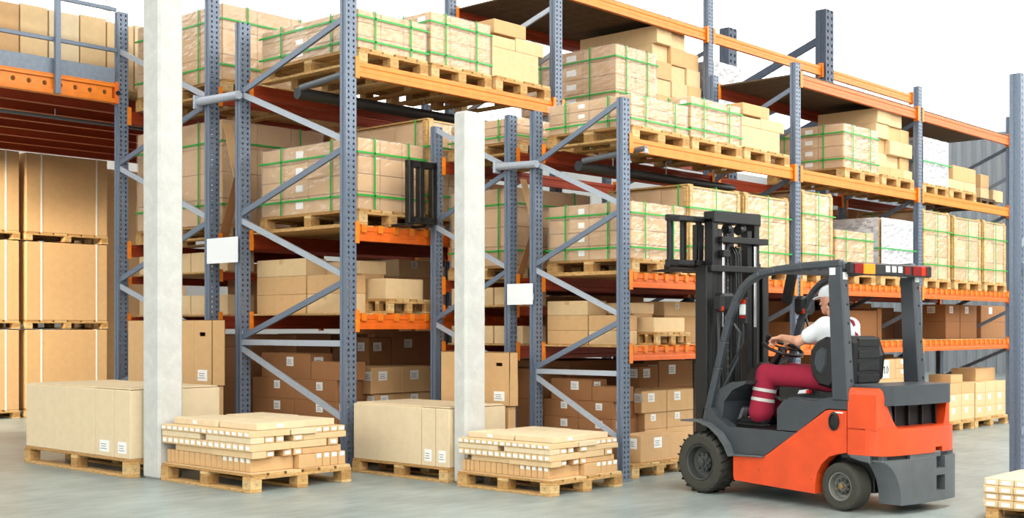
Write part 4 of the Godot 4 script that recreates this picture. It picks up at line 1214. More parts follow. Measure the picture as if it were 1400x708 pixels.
	for k in 3:
		bxp(lb, "white_reflector", Vector3(0.56 + k * 0.09, 2.02, 1.6), Vector3(0.62 + k * 0.09, 2.075, 1.617), M.lens_clear, 0.003)
	bxp(lb, "smoked_lens", Vector3(0.84, 2.01, 1.6), Vector3(0.92, 2.08, 1.615), M.lens_red, 0.003)
	bxp(lb, "red_lamp", Vector3(0.96, 2.0, 1.6), Vector3(1.17, 2.085, 1.62), M.lens_red, 0.006)
	bxp(lb, "orange_lamp", Vector3(1.08, 2.0, 1.601), Vector3(1.14, 2.085, 1.624), M.lens_orange, 0.006)
	# mast
	var ma := Node3D.new()
	ma.name = "mast"
	o.add_child(ma, true)
	var c0 := -0.19
	for k in 2:
		var x: float = 0.21 if k == 0 else 1.03
		bxp(ma, "outer_rail", Vector3(x, 0.12, c0 - 0.09), Vector3(x + 0.09, 2.13, c0 + 0.06), M.mast, 0.008)
		var xi: float = 0.325 if k == 0 else 0.93
		bxp(ma, "inner_rail", Vector3(xi, 0.5, c0 - 0.08), Vector3(xi + 0.075, 2.6, c0 + 0.04), M.mast, 0.008)
		part(ma, "lift_cylinder", MB.new().tube([Vector3(0.435 if k == 0 else 0.895, 0.4, c0 + 0.07), Vector3(0.435 if k == 0 else 0.895, 1.55, c0 + 0.07)], 0.028, 12).mesh(), M.mast)
		part(ma, "piston_rod", MB.new().tube([Vector3(0.435 if k == 0 else 0.895, 1.5, c0 + 0.07), Vector3(0.435 if k == 0 else 0.895, 2.34, c0 + 0.07)], 0.017, 12).mesh(), M.chrome)
	for x in [0.415, 0.85]:
		bxp(ma, "middle_rail", Vector3(x, 0.5, c0 - 0.07), Vector3(x + 0.065, 2.5, c0 + 0.02), M.mast, 0.006)
	part(ma, "free_lift_cylinder", MB.new().tube([Vector3(0.665, 0.45, c0 - 0.04), Vector3(0.665, 2.3, c0 - 0.04)], 0.05, 16).mesh(), M.mast)
	bxp(ma, "outer_cross_bar", Vector3(0.24, 2.08, c0 + 0.02), Vector3(1.15, 2.14, c0 + 0.1), M.mast, 0.006)
	bxp(ma, "lower_cross_bar", Vector3(0.21, 0.62, c0 + 0.0), Vector3(1.1, 0.78, c0 + 0.08), M.mast, 0.006)
	bxp(ma, "inner_cross_bar", Vector3(0.40, 2.36, c0 + 0.0), Vector3(1.08, 2.42, c0 + 0.09), M.mast, 0.006)
	bxp(ma, "top_block", Vector3(0.325, 2.55, c0 - 0.09), Vector3(1.005, 2.665, c0 + 0.06), M.mast, 0.01)
	bxp(ma, "cylinder_head", Vector3(0.40, 2.22, c0 + 0.03), Vector3(0.50, 2.29, c0 + 0.11), M.mast, 0.008)
	for x in [0.56, 0.74]:
		# lift chains: alternating link plates
		var m := MB.new()
		for i in 40:
			m.box(Vector3(x - (0.018 if i % 2 == 0 else 0.012), 1.0 + i * 0.038, c0 - 0.01), Vector3(x + (0.018 if i % 2 == 0 else 0.012), 1.034 + i * 0.038, c0 + 0.02), 0.003)
		part(ma, "lift_chain", m.mesh(), M.rim)
		part(ma, "chain_wheel", MB.new().lathe([Vector2(0, -0.02), Vector2(0.05, -0.02), Vector2(0.05, 0.02), Vector2(0, 0.02)], 20, Vector3(x, 2.5, c0), Basis(Vector3.BACK, PI / 2)).mesh(), M.mast)
	for k in 3:
		var x: float = 0.62 + k * 0.035
		part(ma, "hose", MB.new().tube([Vector3(x, 0.8, c0 + 0.05), Vector3(x + 0.01, 1.6, c0 + 0.07), Vector3(x, 2.25, c0 + 0.06), Vector3(x - 0.02, 2.33, c0 + 0.02), Vector3(x - 0.03, 2.25, c0 - 0.02)], 0.012, 8).mesh(), M.black)
	part(ma, "hose", MB.new().tube([Vector3(0.27, 0.55, c0 + 0.1), Vector3(0.30, 0.9, c0 + 0.14), Vector3(0.31, 1.5, c0 + 0.12), Vector3(0.33, 1.75, c0 + 0.09)], 0.013, 8).mesh(), M.rim)
	# carriage and forks, raised
	var ca := Node3D.new()
	ca.name = "fork_carriage"
	o.add_child(ca, true)
	for x in [0.02, 0.2, 0.42, 0.86, 1.08, 1.27]:
		bxp(ca, "guard_bar", Vector3(x - 0.028, 2.16, -0.45), Vector3(x + 0.028, 2.6, -0.40), M.mast, 0.008)
	bxp(ca, "guard_top", Vector3(-0.02, 2.57, -0.46), Vector3(1.31, 2.63, -0.39), M.mast, 0.008)
	bxp(ca, "guard_base", Vector3(-0.02, 2.12, -0.46), Vector3(1.31, 2.2, -0.39), M.mast, 0.008)
	for x in [0.0, 0.2]:
		bxp(ca, "link_arm", Vector3(x - 0.02, 2.56, -0.40), Vector3(x + 0.02, 2.61, -0.26), M.mast, 0.006)
		bxp(ca, "link_arm", Vector3(x - 0.02, 2.14, -0.40), Vector3(x + 0.02, 2.19, -0.26), M.mast, 0.006)
	bxp(ca, "side_shift_bar", Vector3(0.0, 2.56, -0.3), Vector3(0.36, 2.6, -0.26), M.mast, 0.006)
	bxp(ca, "side_shift_bar", Vector3(0.0, 2.14, -0.3), Vector3(0.36, 2.19, -0.26), M.mast, 0.006)
	for x in [0.42, 0.86]:
		slab(ca, "fork", [-0.46, 2.55, -0.40, 2.55, -0.41, 2.09, -1.02, 2.11, -1.02, 2.125, -0.46, 2.145], x - 0.05, x + 0.05, M.mast, 0.003)
	# work lamps and mirrors on brackets
	for k in 2:
		var x: float = 0.3 if k == 0 else W - 0.08
		var wl := Node3D.new()
		wl.name = "work_lamp"
		o.add_child(wl, true)
		wl.position = Vector3(x, 1.72 if k == 0 else 1.70, 0.02 if k == 0 else 0.28)
		bxp(wl, "housing", Vector3(-0.1, -0.03, -0.07), Vector3(0.1, 0.15, 0.06), M.black, 0.03)
		bxp(wl, "turn_lamp", Vector3(-0.09, -0.02, 0.0), Vector3(-0.06, 0.03, 0.055), M.lens_orange, 0.008)
		part(wl, "bracket", MB.new().tube([Vector3(0, -0.02, 0), Vector3(-0.05 if k == 0 else 0.0, -0.14, 0.04), Vector3(-0.14 if k == 0 else -0.02, -0.2, 0.14)], 0.012, 8).mesh(), M.black)
	var il := Node3D.new()
	il.name = "indicator_lamp"
	o.add_child(il, true)
	il.position = Vector3(0.17, 1.57, 0.36)
	bxp(il, "frame", Vector3(-0.01, 0, -0.045), Vector3(0.03, 0.25, 0.045), M.black, 0.012)
	bxp(il, "clear_lens", Vector3(-0.022, 0.09, -0.035), Vector3(0.0, 0.19, 0.035), M.lens_clear, 0.008)
	bxp(il, "amber_lens", Vector3(-0.022, 0.19, -0.035), Vector3(0.0, 0.235, 0.035), M.lens_orange, 0.008)
	bxp(il, "red_lens", Vector3(-0.022, 0.055, -0.035), Vector3(0.0, 0.088, 0.035), M.lens_red, 0.008)
	part(il, "arm", MB.new().tube([Vector3(0, 0.02, 0), Vector3(-0.02, -0.16, 0.02), Vector3(-0.05, -0.4, -0.12)], 0.01, 8).mesh(), M.black)
	part(o, "mirror", MB.new().obox(Vector3(1.0, 1.93, 0.22), Vector3(0.03, 0.3, 0.12), Basis(Vector3.RIGHT, 0.25), 0.03).mesh(), M.black)
	# seat
	var se := Node3D.new()
	se.name = "seat"
	o.add_child(se, true)
	slab(se, "suspension", [0.82, 0.90, 0.86, 0.955, 1.42, 0.955, 1.46, 0.90], 0.34, 0.86, M.black)
	slab(se, "cushion", [0.66, 0.90, 0.64, 0.96, 0.67, 1.01, 0.8, 1.01, 1.18, 0.98, 1.26, 0.99, 1.30, 0.93, 1.25, 0.90], 0.33, 0.87, M.vinyl, 0.02)
	slab(se, "backrest", [1.24, 0.97, 1.20, 1.1, 1.27, 1.42, 1.31, 1.475, 1.40, 1.47, 1.455, 1.42, 1.44, 1.0, 1.38, 0.95], 0.36, 0.72, M.vinyl, 0.025)
	for k in 4:
		slab(se, "back_rib", [1.435, 1.06 + k * 0.105, 1.462, 1.07 + k * 0.105, 1.465, 1.13 + k * 0.105, 1.435, 1.145 + k * 0.105], 0.39, 0.69, M.vinyl, 0.006)
	for k in 2:
		var x0: float = 0.27 if k == 0 else 0.86
		var wing := slab(se, "hip_bolster", [1.02, 1.24, 1.03, 1.34, 1.09, 1.42, 1.19, 1.465, 1.30, 1.46, 1.36, 1.3, 1.34, 1.1, 1.24, 1.02, 1.12, 1.04, 1.05, 1.12], x0, x0 + 0.07, M.vinyl, 0.022)
		var face: float = x0 - 0.006
		slab(wing, "bolster_pad", [1.08, 1.24, 1.10, 1.33, 1.16, 1.38, 1.22, 1.35, 1.21, 1.22, 1.16, 1.14, 1.11, 1.16], face - 0.006, face + 0.02, M.lift_grey, 0.012)
	slab(se, "belt_buckle", [0.90, 0.955, 0.92, 0.99, 1.0, 1.0, 1.02, 0.965], 0.26, 0.30, M.lens_clear, 0.006)
	bxp(se, "buckle_button", Vector3(0.255, 0.965, 1.0), Vector3(0.305, 0.995, 1.03), M.red, 0.004)
	# armrest control pod and levers
	slab(o, "arm_pod", [0.60, 0.93, 0.62, 1.0, 0.9, 1.03, 0.95, 0.98, 0.9, 0.92], 0.94, 1.06, M.black, 0.015)
	# steering column and wheel
	part(o, "steering_column", MB.new().tube([Vector3(0.55, 0.98, 0.22), Vector3(0.55, 1.12, 0.34), Vector3(0.55, 1.33, 0.49)], 0.055, 14, 0.03).mesh(), M.black)
	slab(o, "column_cover", [0.12, 0.98, 0.24, 1.16, 0.34, 1.22, 0.44, 1.16, 0.36, 1.04, 0.30, 1.0], 0.40, 0.66, M.black, 0.02)
	var sw := Node3D.new()
	sw.name = "steering_wheel"
	o.add_child(sw, true)
	sw.position = Vector3(0.55, 1.35, 0.51)
	sw.rotation.x = 0.36
	var ring := []
	for i in 41:
		var a := TAU * i / 40.0
		ring.append(Vector3(cos(a) * 0.185, 0, sin(a) * 0.185))
	part(sw, "rim", MB.new().tube(ring, 0.015, 10).mesh(), M.black)
	part(sw, "hub", MB.new().lathe([Vector2(0, 0.02), Vector2(0.04, 0.01), Vector2(0.045, -0.03), Vector2(0, -0.04)], 16, Vector3.ZERO).mesh(), M.black)
	for k in 3:
		var a := TAU * k / 3.0 + 0.3
		part(sw, "spoke", MB.new().bar(Vector3.ZERO, Vector3(cos(a) * 0.17, 0, sin(a) * 0.17), 0.03, 0.012).mesh(), M.black)
	part(sw, "spinner_knob", MB.new().lathe([Vector2(0, 0.07), Vector2(0.022, 0.06), Vector2(0.022, 0.03), Vector2(0.01, 0.0)], 14, Vector3(-0.04, 0.01, -0.17)).mesh(), M.black)
	# grab handle on the near pillar and the tilt cylinder
	part(o, "grab_handle", MB.new().tube([Vector3(0.18, 1.0, 0.12), Vector3(0.19, 1.25, 0.27), Vector3(0.19, 1.5, 0.30), Vector3(0.16, 1.58, 0.25)], 0.013, 10).mesh(), M.lift_grey)
	part(o, "tilt_cylinder", MB.new().tube([Vector3(0.3, 0.58, 0.2), Vector3(0.3, 0.7, -0.14)], 0.035, 12).mesh(), M.black)

# ---------------------------------------------------------------- driver
# tapered capsules joined with a smooth minimum, meshed as surface nets
func nets(mb: MB, bones: Array, cell: float, k: float) -> void:
	var lo := Vector3.ONE * 1e9
	var hi := -Vector3.ONE * 1e9
	for b in bones:
		var r: float = maxf(b[2], b[3]) + k + cell * 2.0
		lo = lo.min(b[0] - Vector3.ONE * r).min(b[1] - Vector3.ONE * r)
		hi = hi.max(b[0] + Vector3.ONE * r).max(b[1] + Vector3.ONE * r)
	var n := Vector3i(((hi - lo) / cell).ceil()) + Vector3i.ONE * 2
	var f := PackedFloat32Array()
	f.resize(n.x * n.y * n.z)
	f.fill(1.0)
	for b in bones:
		var A: Vector3 = b[0]
		var ra: float = b[2]
		var rb: float = b[3]
		var d: Vector3 = b[1] - A
		var dl := maxf(d.length_squared(), 1e-9)
		var r: float = maxf(ra, rb) + k + cell * 1.5
		var p0 := Vector3i(((A.min(b[1]) - Vector3.ONE * r - lo) / cell).floor())
		var p1 := Vector3i(((A.max(b[1]) + Vector3.ONE * r - lo) / cell).ceil())
		p0 = p0.clamp(Vector3i.ZERO, n - Vector3i.ONE)
		p1 = p1.clamp(Vector3i.ZERO, n - Vector3i.ONE)
		for z in range(p0.z, p1.z + 1):
			for y in range(p0.y, p1.y + 1):
				var row := (z * n.y + y) * n.x
				for x in range(p0.x, p1.x + 1):
					var p := lo + Vector3(x, y, z) * cell - A
					var t := clampf(p.dot(d) / dl, 0.0, 1.0)
					var dist := (p - d * t).length() - lerpf(ra, rb, t)
					var g := f[row + x]
					var h := maxf(k - absf(g - dist), 0.0) / k
					f[row + x] = minf(g, dist) - h * h * k * 0.25
	# one vertex in each crossed cell
	var id := PackedInt32Array()
	id.resize(f.size())
	id.fill(-1)
	var vs := PackedVector3Array()
	var ns := PackedVector3Array()
	var sx := 1
	var sy := n.x
	var sz := n.x * n.y
	var corner := [0, sx, sy, sx + sy, sz, sx + sz, sy + sz, sx + sy + sz]
	var cpos := [Vector3(0, 0, 0), Vector3(1, 0, 0), Vector3(0, 1, 0), Vector3(1, 1, 0), Vector3(0, 0, 1), Vector3(1, 0, 1), Vector3(0, 1, 1), Vector3(1, 1, 1)]
	var edges := [[0, 1], [2, 3], [4, 5], [6, 7], [0, 2], [1, 3], [4, 6], [5, 7], [0, 4], [1, 5], [2, 6], [3, 7]]
	for z in n.z - 1:
		for y in n.y - 1:
			var base := z * sz + y * sy
			for x in n.x - 1:
				var i := base + x
				var v0 := f[i]
				if v0 > 0.5: continue
				var s := v0 < 0.0
				var any := false
				for c in range(1, 8):
					if (f[i + corner[c]] < 0.0) != s:
						any = true
						break
				if not any: continue
				var sum := Vector3.ZERO
				var cnt := 0
				for e in edges:
					var a := f[i + corner[e[0]]]
					var b2 := f[i + corner[e[1]]]
					if (a < 0.0) != (b2 < 0.0):
						sum += cpos[e[0]].lerp(cpos[e[1]], a / (a - b2))
						cnt += 1
				sum /= cnt
				var gr := Vector3(f[i + 1] + f[i + 1 + sy] + f[i + 1 + sz] + f[i + 1 + sy + sz] - f[i] - f[i + sy] - f[i + sz] - f[i + sy + sz],
					f[i + sy] + f[i + sy + 1] + f[i + sy + sz] + f[i + 1 + sy + sz] - f[i] - f[i + 1] - f[i + sz] - f[i + 1 + sz],
					f[i + sz] + f[i + sz + 1] + f[i + sy + sz] + f[i + 1 + sy + sz] - f[i] - f[i + 1] - f[i + sy] - f[i + 1 + sy])
				id[i] = vs.size()
				vs.append(lo + (Vector3(x, y, z) + sum) * cell)
				ns.append(gr.normalized())
	var st := [sx, sy, sz]
	for z in range(1, n.z - 1):
		for y in range(1, n.y - 1):
			for x in range(1, n.x - 1):
				var i := z * sz + y * sy + x
				if f[i] > 0.5: continue
				for ax in 3:
					var j: int = i + st[ax]
					if (f[i] < 0.0) == (f[j] < 0.0): continue
					var u: int = st[(ax + 1) % 3]
					var w: int = st[(ax + 2) % 3]
					var q := [id[i], id[i - u], id[i - u - w], id[i - w]]
					if q.min() < 0: continue
					if f[i] < 0.0:
						mb.quads(vs[q[0]], vs[q[1]], vs[q[2]], vs[q[3]], ns[q[0]], ns[q[1]], ns[q[2]], ns[q[3]])
					else:
						mb.quads(vs[q[3]], vs[q[2]], vs[q[1]], vs[q[0]], ns[q[3]], ns[q[2]], ns[q[1]], ns[q[0]])

func cap(x0: float, y0: float, z0: float, x1: float, y1: float, z1: float, r0: float, r1: float) -> Array:
	return [Vector3(x0, y0, z0), Vector3(x1, y1, z1), r0, r1]

# a hand closed round a bar: palm, four bent fingers, thumb
func hand_bones(wrist: Vector3, fwd: Vector3, side: Vector3, down: Vector3, thumb: float) -> Array:
	var out := []
	var k0 := wrist + fwd * 0.085
	for i in 4:
		var s := (i - 1.5) * 0.021
		var kn: Vector3 = k0 + side * s + fwd * [0.0, 0.006, 0.004, -0.006][i]
		out.append([wrist + side * s * 0.55 + fwd * 0.01, kn, 0.019, 0.0125])
		var l: float = [0.038, 0.043, 0.040, 0.031][i]
		var a: Vector3 = kn + (fwd * 0.75 + down * 0.65).normalized() * l
		var b: Vector3 = a + (fwd * -0.15 + down).normalized() * l * 0.75
		var c: Vector3 = b + (fwd * -0.9 + down * 0.45).normalized() * l * 0.6
		out.append([kn, a, 0.0105, 0.0095])
		out.append([a, b, 0.0095, 0.009])
		out.append([b, c, 0.009, 0.008])
	var t0 := wrist + fwd * 0.025 + side * thumb * 0.028
	var t1 := t0 + (fwd * 0.6 + side * thumb * 0.6 + down * 0.35).normalized() * 0.045
	var t2 := t1 + (fwd * 0.9 + down * 0.4).normalized() * 0.035
	out.append([t0, t1, 0.014, 0.0115])
	out.append([t1, t2, 0.0115, 0.009])
	return out

func driver() -> void:
	var o := thing("person", "person in white cap, white T-shirt and maroon overalls steering the forklift", "person", LIFT_AT, deg_to_rad(LIFT_TURN))
	var X := 0.60  # middle of the seat
	# joints
	var shL := Vector3(X - 0.185, 1.555, 1.09)
	var shR := Vector3(X + 0.185, 1.55, 1.08)
	var elL := Vector3(X - 0.235, 1.425, 0.84)
	var elR := Vector3(X + 0.24, 1.42, 0.82)
	var wrL := Vector3(X - 0.15, 1.455, 0.575)
	var wrR := Vector3(X + 0.1, 1.42, 0.55)
	var hipL := Vector3(X - 0.1, 1.075, 1.10)
	var hipR := Vector3(X + 0.1, 1.075, 1.10)
	var knL := Vector3(X - 0.22, 1.115, 0.46)
	var knR := Vector3(X + 0.15, 1.115, 0.46)
	var anL := Vector3(X - 0.27, 0.715, 0.42)
	var anR := Vector3(X + 0.16, 0.715, 0.34)
	# skin: head, neck, trunk core, limbs, hands - one surface
	var m := MB.new()
	var body := [
		cap(X, 1.58, 1.09, X - 0.01, 1.68, 1.04, 0.062, 0.056),
		cap(X - 0.09, 1.50, 1.08, X - 0.08, 1.15, 1.13, 0.085, 0.09), cap(X + 0.09, 1.50, 1.08, X + 0.08, 1.15, 1.13, 0.085, 0.09),
		[shL, elL, 0.05, 0.042], [elL, wrL, 0.043, 0.028], [shR, elR, 0.05, 0.042], [elR, wrR, 0.043, 0.028],
		[hipL, knL, 0.075, 0.052], [knL, anL, 0.05, 0.04], [hipR, knR, 0.075, 0.052], [knR, anR, 0.05, 0.04],
		[anL, anL + Vector3(0, -0.02, -0.12), 0.035, 0.03], [anR, anR + Vector3(0, -0.02, -0.12), 0.035, 0.03],
	]
	nets(m, body, 0.013, 0.03)
	var hc := Vector3(X - 0.01, 1.785, 1.015)
	var head := [
		[hc + Vector3(-0.018, 0.03, 0.02), hc + Vector3(-0.018, 0.03, -0.015), 0.072, 0.07], [hc + Vector3(0.018, 0.03, 0.02), hc + Vector3(0.018, 0.03, -0.015), 0.072, 0.07],
		[hc + Vector3(0, -0.02, -0.03), hc + Vector3(0, -0.085, -0.055), 0.058, 0.03],
		[hc + Vector3(-0.045, -0.06, 0.01), hc + Vector3(0, -0.095, -0.06), 0.022, 0.022], [hc + Vector3(0.045, -0.06, 0.01), hc + Vector3(0, -0.095, -0.06), 0.022, 0.022],
		[hc + Vector3(0, 0.012, -0.088), hc + Vector3(0, -0.027, -0.108), 0.009, 0.014],
		[hc + Vector3(-0.03, 0.022, -0.075), hc + Vector3(0.03, 0.022, -0.075), 0.014, 0.014],
		[hc + Vector3(-0.016, -0.058, -0.083), hc + Vector3(0.016, -0.058, -0.083), 0.008, 0.008],
		[hc + Vector3(-0.014, -0.068, -0.08), hc + Vector3(0.014, -0.068, -0.08), 0.009, 0.009],
		[hc + Vector3(-0.082, 0.012, 0.012), hc + Vector3(-0.078, -0.03, 0.004), 0.016, 0.01], [hc + Vector3(0.082, 0.012, 0.012), hc + Vector3(0.078, -0.03, 0.004), 0.016, 0.01],
		[hc + Vector3(0, -0.04, 0.03), hc + Vector3(0, -0.12, 0.035), 0.055, 0.054],
	]
	nets(m, head, 0.005, 0.018)
	var fl := (wrL - elL).normalized()
	nets(m, [[elL.lerp(wrL, 0.75), wrL, 0.033, 0.027], [wrL, wrL + fl * 0.02, 0.026, 0.024]] + hand_bones(wrL, Vector3(0.05, -0.1, -0.99).normalized(), Vector3(1, 0.05, 0).normalized(), Vector3(0.0, -0.98, -0.15).normalized(), 1.0), 0.0036, 0.008)
	nets(m, [[elR.lerp(wrR, 0.75), wrR, 0.033, 0.027], [wrR, wrR + Vector3(0, 0, -0.02), 0.026, 0.024]] + hand_bones(wrR, Vector3(-0.05, -0.1, -0.99).normalized(), Vector3(1, 0, 0), Vector3(0.0, -0.98, -0.15).normalized(), -1.0), 0.0036, 0.008)
	part(o, "body", m.mesh(), M.skin)
	for s in [-1.0, 1.0]:
		part(o, "eye", MB.new().lathe([Vector2(0, 0.006), Vector2(0.0045, 0.0045), Vector2(0.006, 0), Vector2(0.0045, -0.0045), Vector2(0, -0.006)], 12, hc + Vector3(s * 0.03, 0.003, -0.077)).mesh(), M.ink)
	# hair below the cap
	m = MB.new()
	nets(m, [[hc + Vector3(-0.02, 0.025, 0.034), hc + Vector3(-0.026, -0.03, 0.042), 0.062, 0.046], [hc + Vector3(0.02, 0.025, 0.034), hc + Vector3(0.026, -0.03, 0.042), 0.062, 0.046], [hc + Vector3(-0.066, 0.03, -0.005), hc + Vector3(-0.07, 0.0, -0.015), 0.012, 0.008], [hc + Vector3(0.066, 0.03, -0.005), hc + Vector3(0.07, 0.0, -0.015), 0.012, 0.008]], 0.006, 0.015)
	part(o, "hair", m.mesh(), M.hair)
	# cap: crown and peak
	m = MB.new()
	nets(m, [[hc + Vector3(-0.016, 0.062, 0.018), hc + Vector3(-0.016, 0.058, -0.022), 0.082, 0.08], [hc + Vector3(0.016, 0.062, 0.018), hc + Vector3(0.016, 0.058, -0.022), 0.082, 0.08]], 0.006, 0.02)
	var cp := part(o, "cap", cut_below(m, hc.y + 0.035), M.cloth_white)
	m = MB.new()
	var pk := PackedVector2Array()
	for i in 13:
		var a := PI * i / 12.0
		pk.append(Vector2(cos(a) * 0.075, 0.05 + sin(a) * 0.15))
	m.ext(pk, Vector3.RIGHT, Vector3(0, -0.22, -0.975), Vector3(0, 0.975, -0.22), 0, 0.009, hc + Vector3(0, 0.055, 0.01))
	part(cp, "peak", m.mesh(), M.cloth_white)
	part(cp, "button", MB.new().lathe([Vector2(0, 0.008), Vector2(0.008, 0.004), Vector2(0.01, 0)], 10, hc + Vector3(0, 0.142, 0)).mesh(), M.cloth_white)
	# T-shirt
	m = MB.new()
	nets(m, [
		cap(X - 0.11, 1.49, 1.11, X - 0.095, 1.16, 1.14, 0.11, 0.108), cap(X + 0.11, 1.49, 1.11, X + 0.095, 1.16, 1.14, 0.11, 0.108),
		cap(X, 1.46, 1.04, X, 1.2, 1.08, 0.1, 0.12), cap(X - 0.12, 1.57, 1.1, X + 0.12, 1.57, 1.09, 0.064, 0.064), cap(X, 1.58, 1.09, X, 1.615, 1.08, 0.075, 0.068),
		[shL, shL.lerp(elL, 0.62), 0.082, 0.07], [shR, shR.lerp(elR, 0.62), 0.082, 0.07], [shL, Vector3(X - 0.14, 1.42, 1.08), 0.08, 0.08], [shR, Vector3(X + 0.14, 1.42, 1.08), 0.08, 0.08]], 0.011, 0.035)
	part(o, "t_shirt", m.mesh(), M.cloth_white)
	# overalls: bib, waist and legs in one garment
	m = MB.new()
	var hemL := knL.lerp(anL, 0.86)
	var hemR := knR.lerp(anR, 0.86)
	nets(m, [
		cap(X - 0.09, 1.24, 1.12, X - 0.10, 1.07, 1.13, 0.118, 0.115), cap(X + 0.09, 1.24, 1.12, X + 0.10, 1.07, 1.13, 0.118, 0.115), cap(X, 1.24, 1.06, X, 1.1, 1.08, 0.115, 0.12),
		cap(X - 0.06, 1.40, 1.0, X - 0.07, 1.2, 1.02, 0.06, 0.1), cap(X + 0.06, 1.40, 1.0, X + 0.07, 1.2, 1.02, 0.06, 0.1),
		[hipL, knL, 0.112, 0.094], [knL, hemL, 0.094, 0.112], [hipR, knR, 0.112, 0.094], [knR, hemR, 0.094, 0.112]], 0.011, 0.03)
	var ov := part(o, "overalls", m.mesh(), M.maroon)
	for kk in [[knL, hemL], [knR, hemR]]:
		for t in [0.42, 0.68]:
			var c: Vector3 = kk[0].lerp(kk[1], t)
			var ax: Vector3 = (kk[1] - kk[0]).normalized()
			var sd := ax.cross(Vector3.BACK).normalized()
			part(ov, "reflective_band", MB.new().lathe([Vector2(0.107, -0.015), Vector2(0.1085, 0.0), Vector2(0.1095, 0.015)], 28, c, Basis(sd, ax, sd.cross(ax))).mesh(), M.reflect)
	# braces over the shoulders, crossing to the back
	for s in [-1.0, 1.0]:
		m = MB.new()
		var pts := [Vector3(X + s * 0.085, 1.40, 0.935), Vector3(X + s * 0.095, 1.55, 0.975), Vector3(X + s * 0.1, 1.642, 1.08), Vector3(X + s * 0.1, 1.605, 1.172), Vector3(X + s * 0.09, 1.47, 1.226), Vector3(X + s * 0.06, 1.25, 1.255)]
		for i in pts.size() - 1:
			var p: Vector3 = pts[i]; var q: Vector3 = pts[i + 1]
			m.bar(p, q, 0.034, 0.006, Vector3(0, 1, 1) if i < 3 else Vector3.BACK)
		part(ov, "shoulder_strap", m.mesh(), M.maroon if s > 0 else M.maroon)
	part(ov, "trouser_pocket", MB.new().obox(Vector3(X - 0.2, 1.12, 0.95), Vector3(0.012, 0.08, 0.12), Basis(Vector3.RIGHT, 0.2), 0.004).mesh(), M.maroon)
	# shoes
	for kk in [anL, anR]:
		m = MB.new()
		var f: Vector3 = Vector3(kk.x, 0.0, kk.z)
		nets(m, [[f + Vector3(0, 0.69, 0.045), f + Vector3(0, 0.69, -0.03), 0.045, 0.045], [f + Vector3(0, 0.69, -0.03), f + Vector3(0, 0.672, -0.2), 0.044, 0.036], [f + Vector3(0, 0.70, 0.02), f + Vector3(0, 0.76, 0.01), 0.05, 0.052]], 0.008, 0.02)
		var shoe := part(o, "shoe", m.mesh(), M.shoe)
		bxp(shoe, "sole", f + Vector3(-0.046, 0.637, -0.235), f + Vector3(0.046, 0.66, 0.09), M.tread, 0.01)

